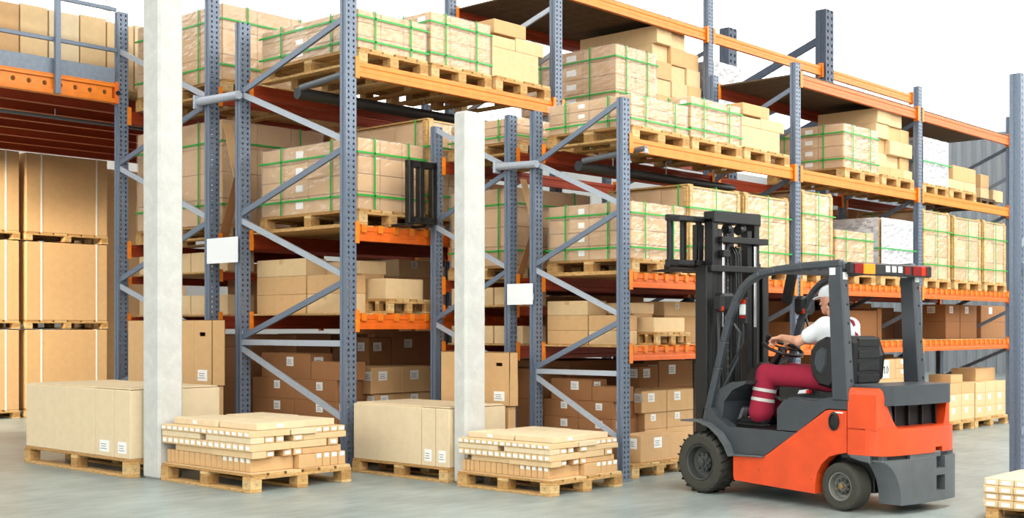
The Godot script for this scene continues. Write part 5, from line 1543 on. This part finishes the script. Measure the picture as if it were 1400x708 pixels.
# drops what lies under a height, closing nothing: the opening of a cap
func cut_below(m: MB, y: float) -> ArrayMesh:
	var r := MB.new()
	for i in range(0, m.v.size(), 3):
		if m.v[i].y > y or m.v[i + 1].y > y or m.v[i + 2].y > y:
			for j in 3:
				r.v.append(Vector3(m.v[i + j].x, maxf(m.v[i + j].y, y), m.v[i + j].z))
				r.n.append(m.n[i + j])
	return r.mesh()
const CARTONS := [
	[-0.945, 1.706, -4.86, -0.603, 1.932, -3.915, 0, "t", "bottom carton of three-high stack behind end frame, lowest shelf, left rack"],
	[0.2, 1.363, -1.186, 0.53, 1.511, -0.626, 0, "t", "bottom carton of three-high stack behind end frame, lowest shelf, right rack"],
	[-0.945, 1.933, -4.86, -0.603, 2.148, -3.915, 0, "t", "middle carton of three-high stack behind end frame, lowest shelf, left rack"],
	[0.2, 1.512, -1.186, 0.53, 1.673, -0.626, 0, "t", "middle carton of three-high stack behind end frame, lowest shelf, right rack"],
	[-0.945, 2.149, -4.86, -0.63, 2.354, -3.915, 1, "t", "top carton of three-high stack behind end frame, lowest shelf, left rack"],
	[0.2, 1.674, -1.186, 0.53, 1.828, -0.626, 1, "t", "top carton of three-high stack behind end frame, lowest shelf, right rack"],
	[-0.945, 1.706, -3.89, -0.603, 1.932, -3.245, 1, "t", "lower carton of two-high stack beside front upright, lowest shelf, left rack"],
	[0.2, 1.363, -0.611, 0.53, 1.511, -0.218, 1, "t", "lower carton of two-high stack beside front upright, lowest shelf, right rack"],
	[-0.945, 1.933, -3.89, -0.603, 2.148, -3.245, 0, "t", "upper carton of two-high stack beside front upright, lowest shelf, left rack"],
	[0.2, 1.512, -0.611, 0.53, 1.673, -0.218, 0, "t", "upper carton of two-high stack beside front upright, lowest shelf, right rack"],
	[-0.598, 1.706, -4.128, -0.244, 1.949, -3.328, 2, "l", "bottom carton of narrow stack just right of the upright, lowest shelf, left rack"],
	[0.572, 1.363, -0.8, 0.913, 1.527, -0.3, 2, "l", "bottom carton of narrow stack just right of the upright, lowest shelf, right rack"],
	[-0.598, 1.95, -4.128, -0.244, 2.163, -3.328, 2, "", "middle carton of narrow stack just right of the upright, lowest shelf, left rack"],
	[0.572, 1.528, -0.8, 0.913, 1.689, -0.3, 2, "", "middle carton of narrow stack just right of the upright, lowest shelf, right rack"],
	[-0.625, 2.164, -4.128, -0.216, 2.316, -3.328, 1, "", "top pale carton of narrow stack right of the upright, lowest shelf, left rack"],
	[0.547, 1.69, -0.8, 0.94, 1.806, -0.3, 1, "", "top pale carton of narrow stack right of the upright, lowest shelf, right rack"],
	[-0.56, 1.868, -3.323, 0.021, 2.103, -2.944, 1, "", "pale wide carton on the small half pallet, lowest shelf, left rack"],
	[0.608, 1.493, -0.295, 1.172, 1.65, -0.06, 1, "", "pale wide carton on the small half pallet, lowest shelf, right rack"],
	[0.448, 1.706, -4.56, 1.154, 2.178, -3.84, 2, "", "lower carton standing behind the half pallet, lowest shelf, left rack"],
	[1.58, 1.363, -1.07, 2.258, 1.675, -0.62, 2, "", "lower carton standing behind the half pallet, lowest shelf, right rack"],
	[0.448, 2.179, -4.56, 1.154, 2.397, -3.84, 1, "tl", "upper carton standing behind the half pallet, lowest shelf, left rack"],
	[1.58, 1.676, -1.07, 2.258, 1.841, -0.62, 1, "tl", "upper carton standing behind the half pallet, lowest shelf, right rack"],
	[-0.818, 0.0, -5.127, -0.533, 0.423, -4.296, 3, "", "left bottom carton of wall stack behind end frame, on the floor, left rack"],
	[0.3, 0.0, -1.325, 0.57, 0.379, -0.837, 3, "", "left bottom carton of wall stack behind end frame, on the floor, right rack"],
	[-0.818, 0.424, -5.127, -0.533, 0.687, -4.296, 3, "l", "left second-layer carton of wall stack behind end frame, on the floor, left rack"],
	[0.3, 0.38, -1.325, 0.57, 0.578, -0.837, 3, "l", "left second-layer carton of wall stack behind end frame, on the floor, right rack"],
	[-0.818, 0.688, -5.127, -0.533, 0.931, -4.296, 3, "l", "left third-layer carton of wall stack behind end frame, on the floor, left rack"],
	[0.3, 0.579, -1.325, 0.57, 0.762, -0.837, 3, "l", "left third-layer carton of wall stack behind end frame, on the floor, right rack"],
	[-0.818, 0.0, -4.287, -0.533, 0.423, -3.507, 3, "", "right bottom carton of wall stack behind end frame, on the floor, left rack"],
	[0.3, 0.0, -0.832, 0.57, 0.379, -0.363, 3, "", "right bottom carton of wall stack behind end frame, on the floor, right rack"],
	[-0.818, 0.424, -4.287, -0.533, 0.687, -3.507, 3, "l", "right second-layer carton of wall stack behind end frame, on the floor, left rack"],
	[0.3, 0.38, -0.832, 0.57, 0.578, -0.363, 3, "l", "right second-layer carton of wall stack behind end frame, on the floor, right rack"],
	[-0.818, 0.688, -4.287, -0.533, 0.931, -3.507, 3, "l", "right third-layer carton of wall stack behind end frame, on the floor, left rack"],
	[0.3, 0.579, -0.832, 0.57, 0.762, -0.363, 3, "l", "right third-layer carton of wall stack behind end frame, on the floor, right rack"],
	[-0.818, 0.932, -4.945, -0.475, 1.236, -3.993, 3, "l", "large labelled carton topping the wall stack behind end frame, on the floor, left rack"],
	[0.3, 0.763, -1.219, 0.57, 0.991, -0.656, 3, "l", "large labelled carton topping the wall stack behind end frame, on the floor, right rack"],
	[-0.818, 0.932, -3.977, -0.475, 1.145, -3.397, 3, "", "low dark carton topping the wall stack beside upright, on the floor, left rack"],
	[0.3, 0.763, -0.647, 0.57, 0.922, -0.295, 3, "", "low dark carton topping the wall stack beside upright, on the floor, right rack"],
	[-0.528, 0.0, -4.448, -0.171, 0.394, -3.728, 3, "", "bottom carton of dark column just inside the upright, on the floor, left rack"],
	[0.645, 0.0, -1.0, 0.986, 0.344, -0.55, 3, "", "bottom carton of dark column just inside the upright, on the floor, right rack"],
	[-0.528, 0.395, -4.448, -0.171, 0.676, -3.728, 3, "l", "middle carton of dark column just inside the upright, on the floor, left rack"],
	[0.645, 0.345, -1.0, 0.986, 0.557, -0.55, 3, "l", "middle carton of dark column just inside the upright, on the floor, right rack"],
	[-0.528, 0.677, -4.448, -0.171, 0.905, -3.728, 3, "", "top carton of dark column just inside the upright, on the floor, left rack"],
	[0.645, 0.558, -1.0, 0.986, 0.731, -0.55, 3, "", "top carton of dark column just inside the upright, on the floor, right rack"],
	[-0.826, 0.18, -3.376, -0.009, 0.494, -2.912, 2, "l", "big labelled carton at pallet front, on the floor, left rack"],
	[0.35, 0.144, -0.33, 1.143, 0.425, -0.04, 2, "l", "big labelled carton at pallet front, on the floor, right rack"],
	[-0.185, 0.0, -3.723, 0.265, 0.508, -3.584, 2, "l", "left carton, first layer behind the big one, on the floor, left rack"],
	[0.991, 0.0, -0.86, 1.404, 0.424, -0.46, 2, "l", "left carton, first layer behind the big one, on the floor, right rack"],
	[0.272, 0.0, -4.224, 0.812, 0.508, -3.584, 2, "l", "right carton, first layer behind the big one, on the floor, left rack"],
	[1.411, 0.0, -0.86, 1.93, 0.424, -0.46, 2, "l", "right carton, first layer behind the big one, on the floor, right rack"],
	[-0.185, 0.509, -3.723, 0.265, 0.751, -3.584, 2, "l", "left carton, second layer behind the big one, on the floor, left rack"],
	[0.991, 0.425, -0.86, 1.404, 0.608, -0.46, 2, "l", "left carton, second layer behind the big one, on the floor, right rack"],
	[0.272, 0.509, -4.224, 0.812, 0.751, -3.584, 2, "l", "right carton, second layer behind the big one, on the floor, left rack"],
	[1.411, 0.425, -0.86, 1.93, 0.608, -0.46, 2, "l", "right carton, second layer behind the big one, on the floor, right rack"],
	[-0.254, 0.752, -3.723, 0.236, 1.068, -3.552, 0, "tl", "left carton on top of labelled pallet stack, on the floor, left rack"],
	[0.905, 0.609, -0.545, 1.376, 0.849, -0.44, 0, "tl", "left carton on top of labelled pallet stack, on the floor, right rack"],
	[0.243, 0.752, -4.272, 0.781, 1.068, -3.552, 0, "tl", "right carton on top of labelled pallet stack, on the floor, left rack"],
	[1.383, 0.609, -0.89, 1.901, 0.849, -0.44, 0, "tl", "right carton on top of labelled pallet stack, on the floor, right rack"],
	[0.372, 0.0, -4.672, 0.763, 1.069, -4.32, 3, "", "tall dark carton behind the labelled pallet stack, on the floor, left rack"],
	[1.512, 0.0, -1.14, 1.884, 0.833, -0.92, 3, "", "tall dark carton behind the labelled pallet stack, on the floor, right rack"],
	[0.778, 0.0, -4.672, 1.507, 1.069, -4.32, 3, "", "tall wide dark carton behind the labelled pallet stack, on the floor, left rack"],
	[1.899, 0.0, -1.14, 2.594, 0.833, -0.92, 3, "", "tall wide dark carton behind the labelled pallet stack, on the floor, right rack"],
	[0.372, 1.07, -4.672, 0.763, 1.417, -4.32, 3, "l", "small carton high behind the labelled pallet stack, on the floor, left rack"],
	[1.512, 0.834, -1.14, 1.884, 1.094, -0.92, 3, "l", "small carton high behind the labelled pallet stack, on the floor, right rack"],
	[0.778, 1.07, -4.672, 1.507, 1.495, -4.32, 3, "l", "big carton high behind the labelled pallet stack, on the floor, left rack"],
	[1.899, 0.834, -1.14, 2.594, 1.153, -0.92, 3, "l", "big carton high behind the labelled pallet stack, on the floor, right rack"],
	[4.708, 0.0, -1.1, 5.552, 1.329, -0.5, 3, "", "dark carton behind steering wheel, on the floor, right rack"],
	[4.408, 1.363, -1.05, 5.415, 1.616, -0.45, 3, "", "dark carton behind the driver's arms, lowest shelf, right rack"],
	[5.763, 1.363, -1.1, 6.622, 1.782, -0.5, 3, "", "dark left carton behind driver's shoulder, lowest shelf, right rack"],
	[6.645, 1.363, -1.1, 6.77, 1.812, -0.5, 3, "", "dark right carton behind driver's shoulder, lowest shelf, right rack"],
	[5.532, 0.0, -0.495, 6.743, 0.835, -0.03, 2, "", "long carton under the carton reading 10, on the floor, right rack"],
	[5.532, 0.836, -0.495, 6.212, 1.109, -0.03, 2, "n", "brown carton with paper reading 10, on the floor, right rack"],
	[6.223, 0.836, -0.53, 6.743, 0.972, -0.03, 2, "l", "lower small carton right of the carton reading 10, on the floor, right rack"],
	[6.223, 0.973, -0.53, 6.743, 1.109, -0.03, 2, "l", "upper small carton right of the carton reading 10, on the floor, right rack"],
	[8.982, 1.363, -1.1, 9.516, 1.63, -0.5, 3, "", "lower left carton in far bay beyond forklift, lowest shelf, right rack"],
	[8.982, 1.631, -1.1, 9.516, 1.906, -0.5, 3, "l", "upper left carton in far bay beyond forklift, lowest shelf, right rack"],
	[9.544, 1.363, -1.1, 10.2, 1.63, -0.5, 3, "", "lower middle carton in far bay beyond forklift, lowest shelf, right rack"],
	[9.544, 1.631, -1.1, 10.2, 1.906, -0.5, 3, "l", "upper middle carton in far bay beyond forklift, lowest shelf, right rack"],
	[10.38, 1.363, -1.1, 11.42, 1.63, -0.5, 3, "", "lower right carton in far bay beyond forklift, lowest shelf, right rack"],
	[10.38, 1.631, -1.1, 11.42, 1.906, -0.5, 3, "l", "upper right carton in far bay beyond forklift, lowest shelf, right rack"],
	[7.987, 0.144, -0.53, 8.441, 0.355, -0.03, 1, "l", "bottom left carton of tan stack behind counterweight, on the floor, right rack"],
	[7.987, 0.356, -0.53, 8.441, 0.54, -0.03, 1, "l", "middle left carton of tan stack behind counterweight, on the floor, right rack"],
	[7.987, 0.541, -0.53, 8.441, 0.703, -0.03, 0, "", "top left carton of tan stack behind counterweight, on the floor, right rack"],
	[8.454, 0.144, -0.53, 8.939, 0.355, -0.03, 1, "l", "bottom right carton of tan stack behind counterweight, on the floor, right rack"],
	[8.454, 0.356, -0.53, 8.939, 0.54, -0.03, 1, "l", "middle right carton of tan stack behind counterweight, on the floor, right rack"],
	[8.454, 0.541, -0.53, 8.939, 0.703, -0.03, 0, "", "top right carton of tan stack behind counterweight, on the floor, right rack"],
	[8.995, 0.144, -0.53, 9.369, 0.318, -0.03, 1, "l", "bottom left carton of far pallet stack, on the floor, right rack"],
	[8.995, 0.319, -0.53, 9.369, 0.522, -0.03, 1, "l", "second-layer left carton of far pallet stack, on the floor, right rack"],
	[8.995, 0.523, -0.53, 9.369, 0.691, -0.03, 1, "", "third-layer left carton of far pallet stack, on the floor, right rack"],
	[9.383, 0.144, -0.53, 9.783, 0.318, -0.03, 1, "l", "bottom middle carton of far pallet stack, on the floor, right rack"],
	[9.383, 0.319, -0.53, 9.783, 0.522, -0.03, 1, "l", "second-layer middle carton of far pallet stack, on the floor, right rack"],
	[9.383, 0.523, -0.53, 9.783, 0.691, -0.03, 1, "", "third-layer middle carton of far pallet stack, on the floor, right rack"],
	[9.799, 0.144, -0.53, 10.2, 0.318, -0.03, 1, "l", "bottom right carton of far pallet stack, on the floor, right rack"],
	[9.799, 0.319, -0.53, 10.2, 0.522, -0.03, 1, "l", "second-layer right carton of far pallet stack, on the floor, right rack"],
	[9.799, 0.523, -0.53, 10.2, 0.691, -0.03, 1, "", "third-layer right carton of far pallet stack, on the floor, right rack"],
	[9.417, 0.692, -0.6, 10.2, 0.892, -0.2, 2, "", "wide brown carton topping far pallet stack, on the floor, right rack"],
	[8.231, 0.704, -0.45, 8.664, 0.827, -0.1, 0, "", "small carton on the tan stack behind counterweight, on the floor, right rack"],
	[1.165, 4.646, -4.352, 2.03, 5.024, -2.912, 1, "", "wide base carton of loose carton stack, top shelf, left rack"],
	[2.287, 3.614, -0.94, 3.134, 3.866, -0.04, 1, "", "wide base carton of loose carton stack, top shelf, right rack"],
	[1.165, 5.025, -4.192, 1.589, 5.166, -2.912, 1, "", "left middle carton of loose carton stack, top shelf, left rack"],
	[2.287, 3.867, -0.84, 2.702, 3.975, -0.04, 1, "", "left middle carton of loose carton stack, top shelf, right rack"],
	[1.597, 5.025, -4.192, 2.134, 5.199, -2.912, 1, "", "right middle carton of loose carton stack, top shelf, left rack"],
	[2.71, 3.867, -0.84, 3.237, 4.0, -0.04, 1, "", "right middle carton of loose carton stack, top shelf, right rack"],
	[1.197, 5.2, -4.032, 1.79, 5.373, -2.912, 0, "", "top carton of loose carton stack, top shelf, left rack"],
	[2.319, 4.001, -0.74, 2.899, 4.134, -0.04, 0, "", "top carton of loose carton stack, top shelf, right rack"],
	[4.628, 4.646, -4.352, 4.991, 4.914, -2.912, 0, "", "left carton, bottom row of bulging carton stack, top shelf, left rack"],
	[5.702, 3.614, -0.94, 6.064, 3.742, -0.04, 0, "", "left carton, bottom row of bulging carton stack, top shelf, right rack"],
	[4.628, 4.915, -4.347, 4.991, 5.143, -2.932, 1, "", "left carton, second row of bulging carton stack, top shelf, left rack"],
	[5.702, 3.743, -0.937, 6.064, 3.92, -0.09, 1, "", "left carton, second row of bulging carton stack, top shelf, right rack"],
	[4.628, 5.144, -4.35, 4.991, 5.398, -2.912, 0, "", "left carton, third row of bulging carton stack, top shelf, left rack"],
	[5.702, 3.921, -0.939, 6.064, 4.117, -0.12, 0, "", "left carton, third row of bulging carton stack, top shelf, right rack"],
	[4.628, 5.399, -4.346, 4.991, 5.653, -2.992, 1, "", "left carton, fourth row of bulging carton stack, top shelf, left rack"],
	[5.702, 4.118, -0.936, 6.064, 4.315, -0.06, 1, "", "left carton, fourth row of bulging carton stack, top shelf, right rack"],
	[4.628, 5.654, -4.349, 4.991, 5.908, -2.912, 1, "", "left carton, fifth row of bulging carton stack, top shelf, left rack"],
	[5.702, 4.316, -0.938, 6.064, 4.512, -0.04, 1, "", "left carton, fifth row of bulging carton stack, top shelf, right rack"],
	[5.002, 4.646, -4.349, 5.4, 4.914, -2.912, 0, "", "middle carton, bottom row of bulging carton stack, top shelf, left rack"],
	[6.076, 3.614, -0.938, 6.473, 3.742, -0.04, 0, "", "middle carton, bottom row of bulging carton stack, top shelf, right rack"],
	[5.002, 4.915, -4.352, 5.4, 5.143, -2.912, 1, "", "middle carton, second row of bulging carton stack, top shelf, left rack"],
	[6.076, 3.743, -0.94, 6.473, 3.92, -0.12, 1, "", "middle carton, second row of bulging carton stack, top shelf, right rack"],
	[5.002, 5.144, -4.347, 5.4, 5.398, -2.962, 1, "", "middle carton, third row of bulging carton stack, top shelf, left rack"],
	[6.076, 3.921, -0.937, 6.473, 4.117, -0.04, 1, "", "middle carton, third row of bulging carton stack, top shelf, right rack"],
	[5.002, 5.399, -4.35, 5.4, 5.653, -2.932, 0, "", "middle carton, fourth row of bulging carton stack, top shelf, left rack"],
	[6.076, 4.118, -0.939, 6.473, 4.315, -0.09, 0, "", "middle carton, fourth row of bulging carton stack, top shelf, right rack"],
	[5.002, 5.654, -4.346, 5.4, 5.908, -2.962, 1, "", "middle carton, fifth row of bulging carton stack, top shelf, left rack"],
	[6.076, 4.316, -0.936, 6.473, 4.512, -0.06, 1, "", "middle carton, fifth row of bulging carton stack, top shelf, right rack"],
	[5.412, 4.646, -4.346, 5.76, 4.914, -2.912, 1, "", "right carton, bottom row of bulging carton stack, top shelf, left rack"],
	[6.485, 3.614, -0.936, 6.77, 3.742, -0.04, 1, "", "right carton, bottom row of bulging carton stack, top shelf, right rack"],
	[5.412, 4.915, -4.349, 5.76, 5.143, -2.912, 0, "", "right carton, second row of bulging carton stack, top shelf, left rack"],
	[6.485, 3.743, -0.938, 6.77, 3.92, -0.09, 0, "", "right carton, second row of bulging carton stack, top shelf, right rack"],
	[5.412, 5.144, -4.352, 5.76, 5.398, -2.932, 1, "", "right carton, third row of bulging carton stack, top shelf, left rack"],
	[6.485, 3.921, -0.94, 6.77, 4.117, -0.04, 1, "", "right carton, third row of bulging carton stack, top shelf, right rack"],
	[5.412, 5.399, -4.347, 5.76, 5.653, -2.962, 0, "", "right carton, fourth row of bulging carton stack, top shelf, left rack"],
	[6.485, 4.118, -0.937, 6.77, 4.315, -0.09, 0, "", "right carton, fourth row of bulging carton stack, top shelf, right rack"],
	[8.152, 3.614, -0.9, 8.719, 3.775, -0.1, 1, "", "left lower carton on third-bay pallet, top shelf, right rack"],
	[8.733, 3.614, -0.9, 9.169, 3.775, -0.1, 1, "", "right lower carton on third-bay pallet, top shelf, right rack"],
	[8.311, 3.776, -0.9, 9.169, 3.995, -0.1, 0, "", "pale upper carton on third-bay pallet, top shelf, right rack"],
	[9.872, 3.614, -1.0, 10.2, 3.802, -0.3, 1, "", "left lower carton on dark far pallet, top shelf, right rack"],
	[10.38, 3.614, -1.0, 10.796, 3.802, -0.3, 1, "", "right lower carton on dark far pallet, top shelf, right rack"],
	[9.872, 3.803, -1.0, 10.2, 4.014, -0.3, 2, "", "wide upper carton on dark far pallet, top shelf, right rack"],
]
const LOADS := [
	["strap", -1.021, 4.646, -4.656, 0.018, 5.077, -2.896, 3, 3, 4, "film-wrapped cartons with green straps at the end frame, top shelf, left rack"],
	["strap", 0.162, 3.614, -1.13, 1.17, 3.931, -0.03, 3, 3, 4, "film-wrapped cartons with green straps at the end frame, top shelf, right rack"],
	["strap", 0.09, 4.646, -4.656, 1.101, 5.256, -2.896, 3, 4, 4, "second film-wrapped load with green straps from the end frame, top shelf, left rack"],
	["strap", 1.239, 3.614, -1.13, 2.225, 4.056, -0.03, 3, 4, 4, "second film-wrapped load with green straps from the end frame, top shelf, right rack"],
	["strap", 3.628, 4.646, -4.656, 4.584, 5.469, -2.896, 2, 4, 3, "shiny film-wrapped load with green straps beside bulging cartons, top shelf, left rack"],
	["strap", 4.711, 3.614, -1.13, 5.66, 4.184, -0.03, 2, 4, 3, "shiny film-wrapped load with green straps beside bulging cartons, top shelf, right rack"],
	["white", 6.03, 4.646, -4.496, 6.83, 5.612, -2.896, 2, 3, 2, "white film-wrapped load in the third bay, top shelf, left rack"],
	["white", 7.04, 3.614, -1.03, 7.909, 4.271, -0.03, 2, 3, 2, "white film-wrapped load in the third bay, top shelf, right rack"],
	["strap", -1.021, 2.86, -4.656, -0.025, 3.651, -2.896, 3, 4, 4, "wide film-wrapped load with green straps at end frame, middle shelf, left rack"],
	["strap", 0.162, 2.254, -1.13, 1.128, 2.841, -0.03, 3, 4, 4, "wide film-wrapped load with green straps at end frame, middle shelf, right rack"],
	["crate", 0.052, 2.86, -4.656, 1.086, 3.955, -2.896, 3, 3, 3, "timber-framed crate with green straps left of the fork carriage, middle shelf, left rack"],
	["crate", 1.203, 2.254, -1.13, 2.21, 3.06, -0.03, 3, 3, 3, "timber-framed crate with green straps next to mast, middle shelf, right rack"],
	["crate", 2.323, 2.254, -1.13, 3.3, 3.061, -0.03, 3, 3, 3, "timber-framed crate just left of the second upright, middle shelf, right rack"],
	["crate", 3.624, 2.254, -1.13, 4.388, 3.198, -0.03, 2, 3, 3, "timber-framed crate just right of the second upright, middle shelf, right rack"],
	["strap", 4.496, 2.254, -0.93, 5.553, 2.802, -0.03, 2, 2, 3, "low green-strapped load above the forklift roof, middle shelf, right rack"],
	["white", 5.725, 2.254, -1.13, 6.71, 3.032, -0.03, 2, 3, 3, "tall white film-wrapped load above the light bar, middle shelf, right rack"],
	["crate", 7.075, 2.254, -1.03, 7.984, 3.202, -0.03, 2, 3, 2, "first film-wrapped crate of three in the third bay, middle shelf, right rack"],
	["crate", 8.139, 2.254, -1.03, 9.136, 3.177, -0.03, 2, 3, 2, "second film-wrapped crate of three in the third bay, middle shelf, right rack"],
	["crate", 9.273, 2.254, -1.03, 10.16, 3.182, -0.03, 2, 3, 2, "third film-wrapped crate of three in the third bay, middle shelf, right rack"],
]
const PALLETS := [
	[-1.031, 4.466, -4.676, 0.028, 0.18, -2.866, "wooden pallet under cartons green-strapped at end frame, top shelf, left rack"],
	[0.152, 3.47, -1.15, 1.18, 0.144, 0.0, "wooden pallet under cartons green-strapped at end frame, top shelf, right rack"],
	[0.08, 4.466, -4.676, 1.111, 0.18, -2.866, "wooden pallet under second load green-strapped from end frame, top shelf, left rack"],
	[1.229, 3.47, -1.15, 2.235, 0.144, 0.0, "wooden pallet under second load green-strapped from end frame, top shelf, right rack"],
	[3.618, 4.466, -4.676, 4.594, 0.18, -2.866, "wooden pallet under shiny load green-strapped beside bulging cartons, top shelf, left rack"],
	[4.701, 3.47, -1.15, 5.67, 0.144, 0.0, "wooden pallet under shiny load green-strapped beside bulging cartons, top shelf, right rack"],
	[6.02, 4.466, -4.516, 6.84, 0.18, -2.866, "wooden pallet under the white film-wrapped load in the third bay, top shelf, left rack"],
	[7.03, 3.47, -1.05, 7.919, 0.144, 0.0, "wooden pallet under the white film-wrapped load in the third bay, top shelf, right rack"],
	[-1.031, 2.68, -4.676, -0.015, 0.18, -2.866, "wooden pallet under wide load green-strapped at end frame, middle shelf, left rack"],
	[0.152, 2.11, -1.15, 1.138, 0.144, 0.0, "wooden pallet under wide load green-strapped at end frame, middle shelf, right rack"],
	[0.042, 2.68, -4.676, 1.096, 0.18, -2.866, "wooden pallet under timber-framed crate green-strapped left of fork carriage, middle shelf, left rack"],
	[1.193, 2.11, -1.15, 2.22, 0.144, 0.0, "wooden pallet under the timber-framed crate with green straps next to mast, middle shelf, right rack"],
	[2.313, 2.11, -1.15, 3.31, 0.144, 0.0, "wooden pallet under the timber-framed crate just left of the second upright, middle shelf, right rack"],
	[3.614, 2.11, -1.15, 4.398, 0.144, 0.0, "wooden pallet under the timber-framed crate just right of the second upright, middle shelf, right rack"],
	[4.486, 2.11, -0.95, 5.563, 0.144, 0.0, "wooden pallet under the low green-strapped load above the forklift roof, middle shelf, right rack"],
	[5.715, 2.11, -1.15, 6.72, 0.144, 0.0, "wooden pallet under the tall white film-wrapped load above the light bar, middle shelf, right rack"],
	[7.065, 2.11, -1.05, 7.994, 0.144, 0.0, "wooden pallet under first crate of three in third bay, middle shelf, right rack"],
	[8.129, 2.11, -1.05, 9.146, 0.144, 0.0, "wooden pallet under second crate of three in third bay, middle shelf, right rack"],
	[9.263, 2.11, -1.05, 10.17, 0.144, 0.0, "wooden pallet under third crate of three in third bay, middle shelf, right rack"],
	[1.127, 4.466, -4.448, 2.163, 0.18, -2.816, "wooden pallet under the loose carton stack, top shelf, left rack"],
	[4.624, 4.466, -4.448, 5.62, 0.18, -2.816, "wooden pallet under the bulging carton stack, top shelf, left rack"],
	[-1.037, 0.0, -3.392, -0.013, 0.18, -2.848, "wooden pallet under the labelled cartons, on the floor, left rack"],
	[-0.606, 1.706, -3.264, 0.044, 0.162, -2.848, "wooden pallet half size, lowest shelf, left rack"],
	[2.253, 3.47, -1.0, 3.27, 0.144, 0.02, "wooden pallet under the loose carton stack, top shelf, right rack"],
	[5.709, 3.47, -1.0, 6.705, 0.144, 0.02, "wooden pallet under the bulging carton stack, top shelf, right rack"],
	[0.147, 0.0, -0.34, 1.14, 0.144, 0.0, "wooden pallet under the labelled cartons, on the floor, right rack"],
	[0.564, 1.363, -0.26, 1.195, 0.13, 0.0, "wooden pallet half size, lowest shelf, right rack"],
	[7.922, 3.47, -1.0, 8.899, 0.144, 0.02, "wooden pallet under three cartons in third bay, top shelf, right rack"],
	[9.592, 3.47, -1.1, 10.215, 0.144, -0.2, "wooden pallet dark one in the far third bay, top shelf, right rack"],
	[7.844, 0.0, -0.8, 8.815, 0.144, 0.02, "wooden pallet under tan stack behind counterweight, on the floor, right rack"],
	[8.843, 0.0, -0.8, 10.172, 0.144, 0.02, "wooden pallet under the far pallet stack, on the floor, right rack"],
]
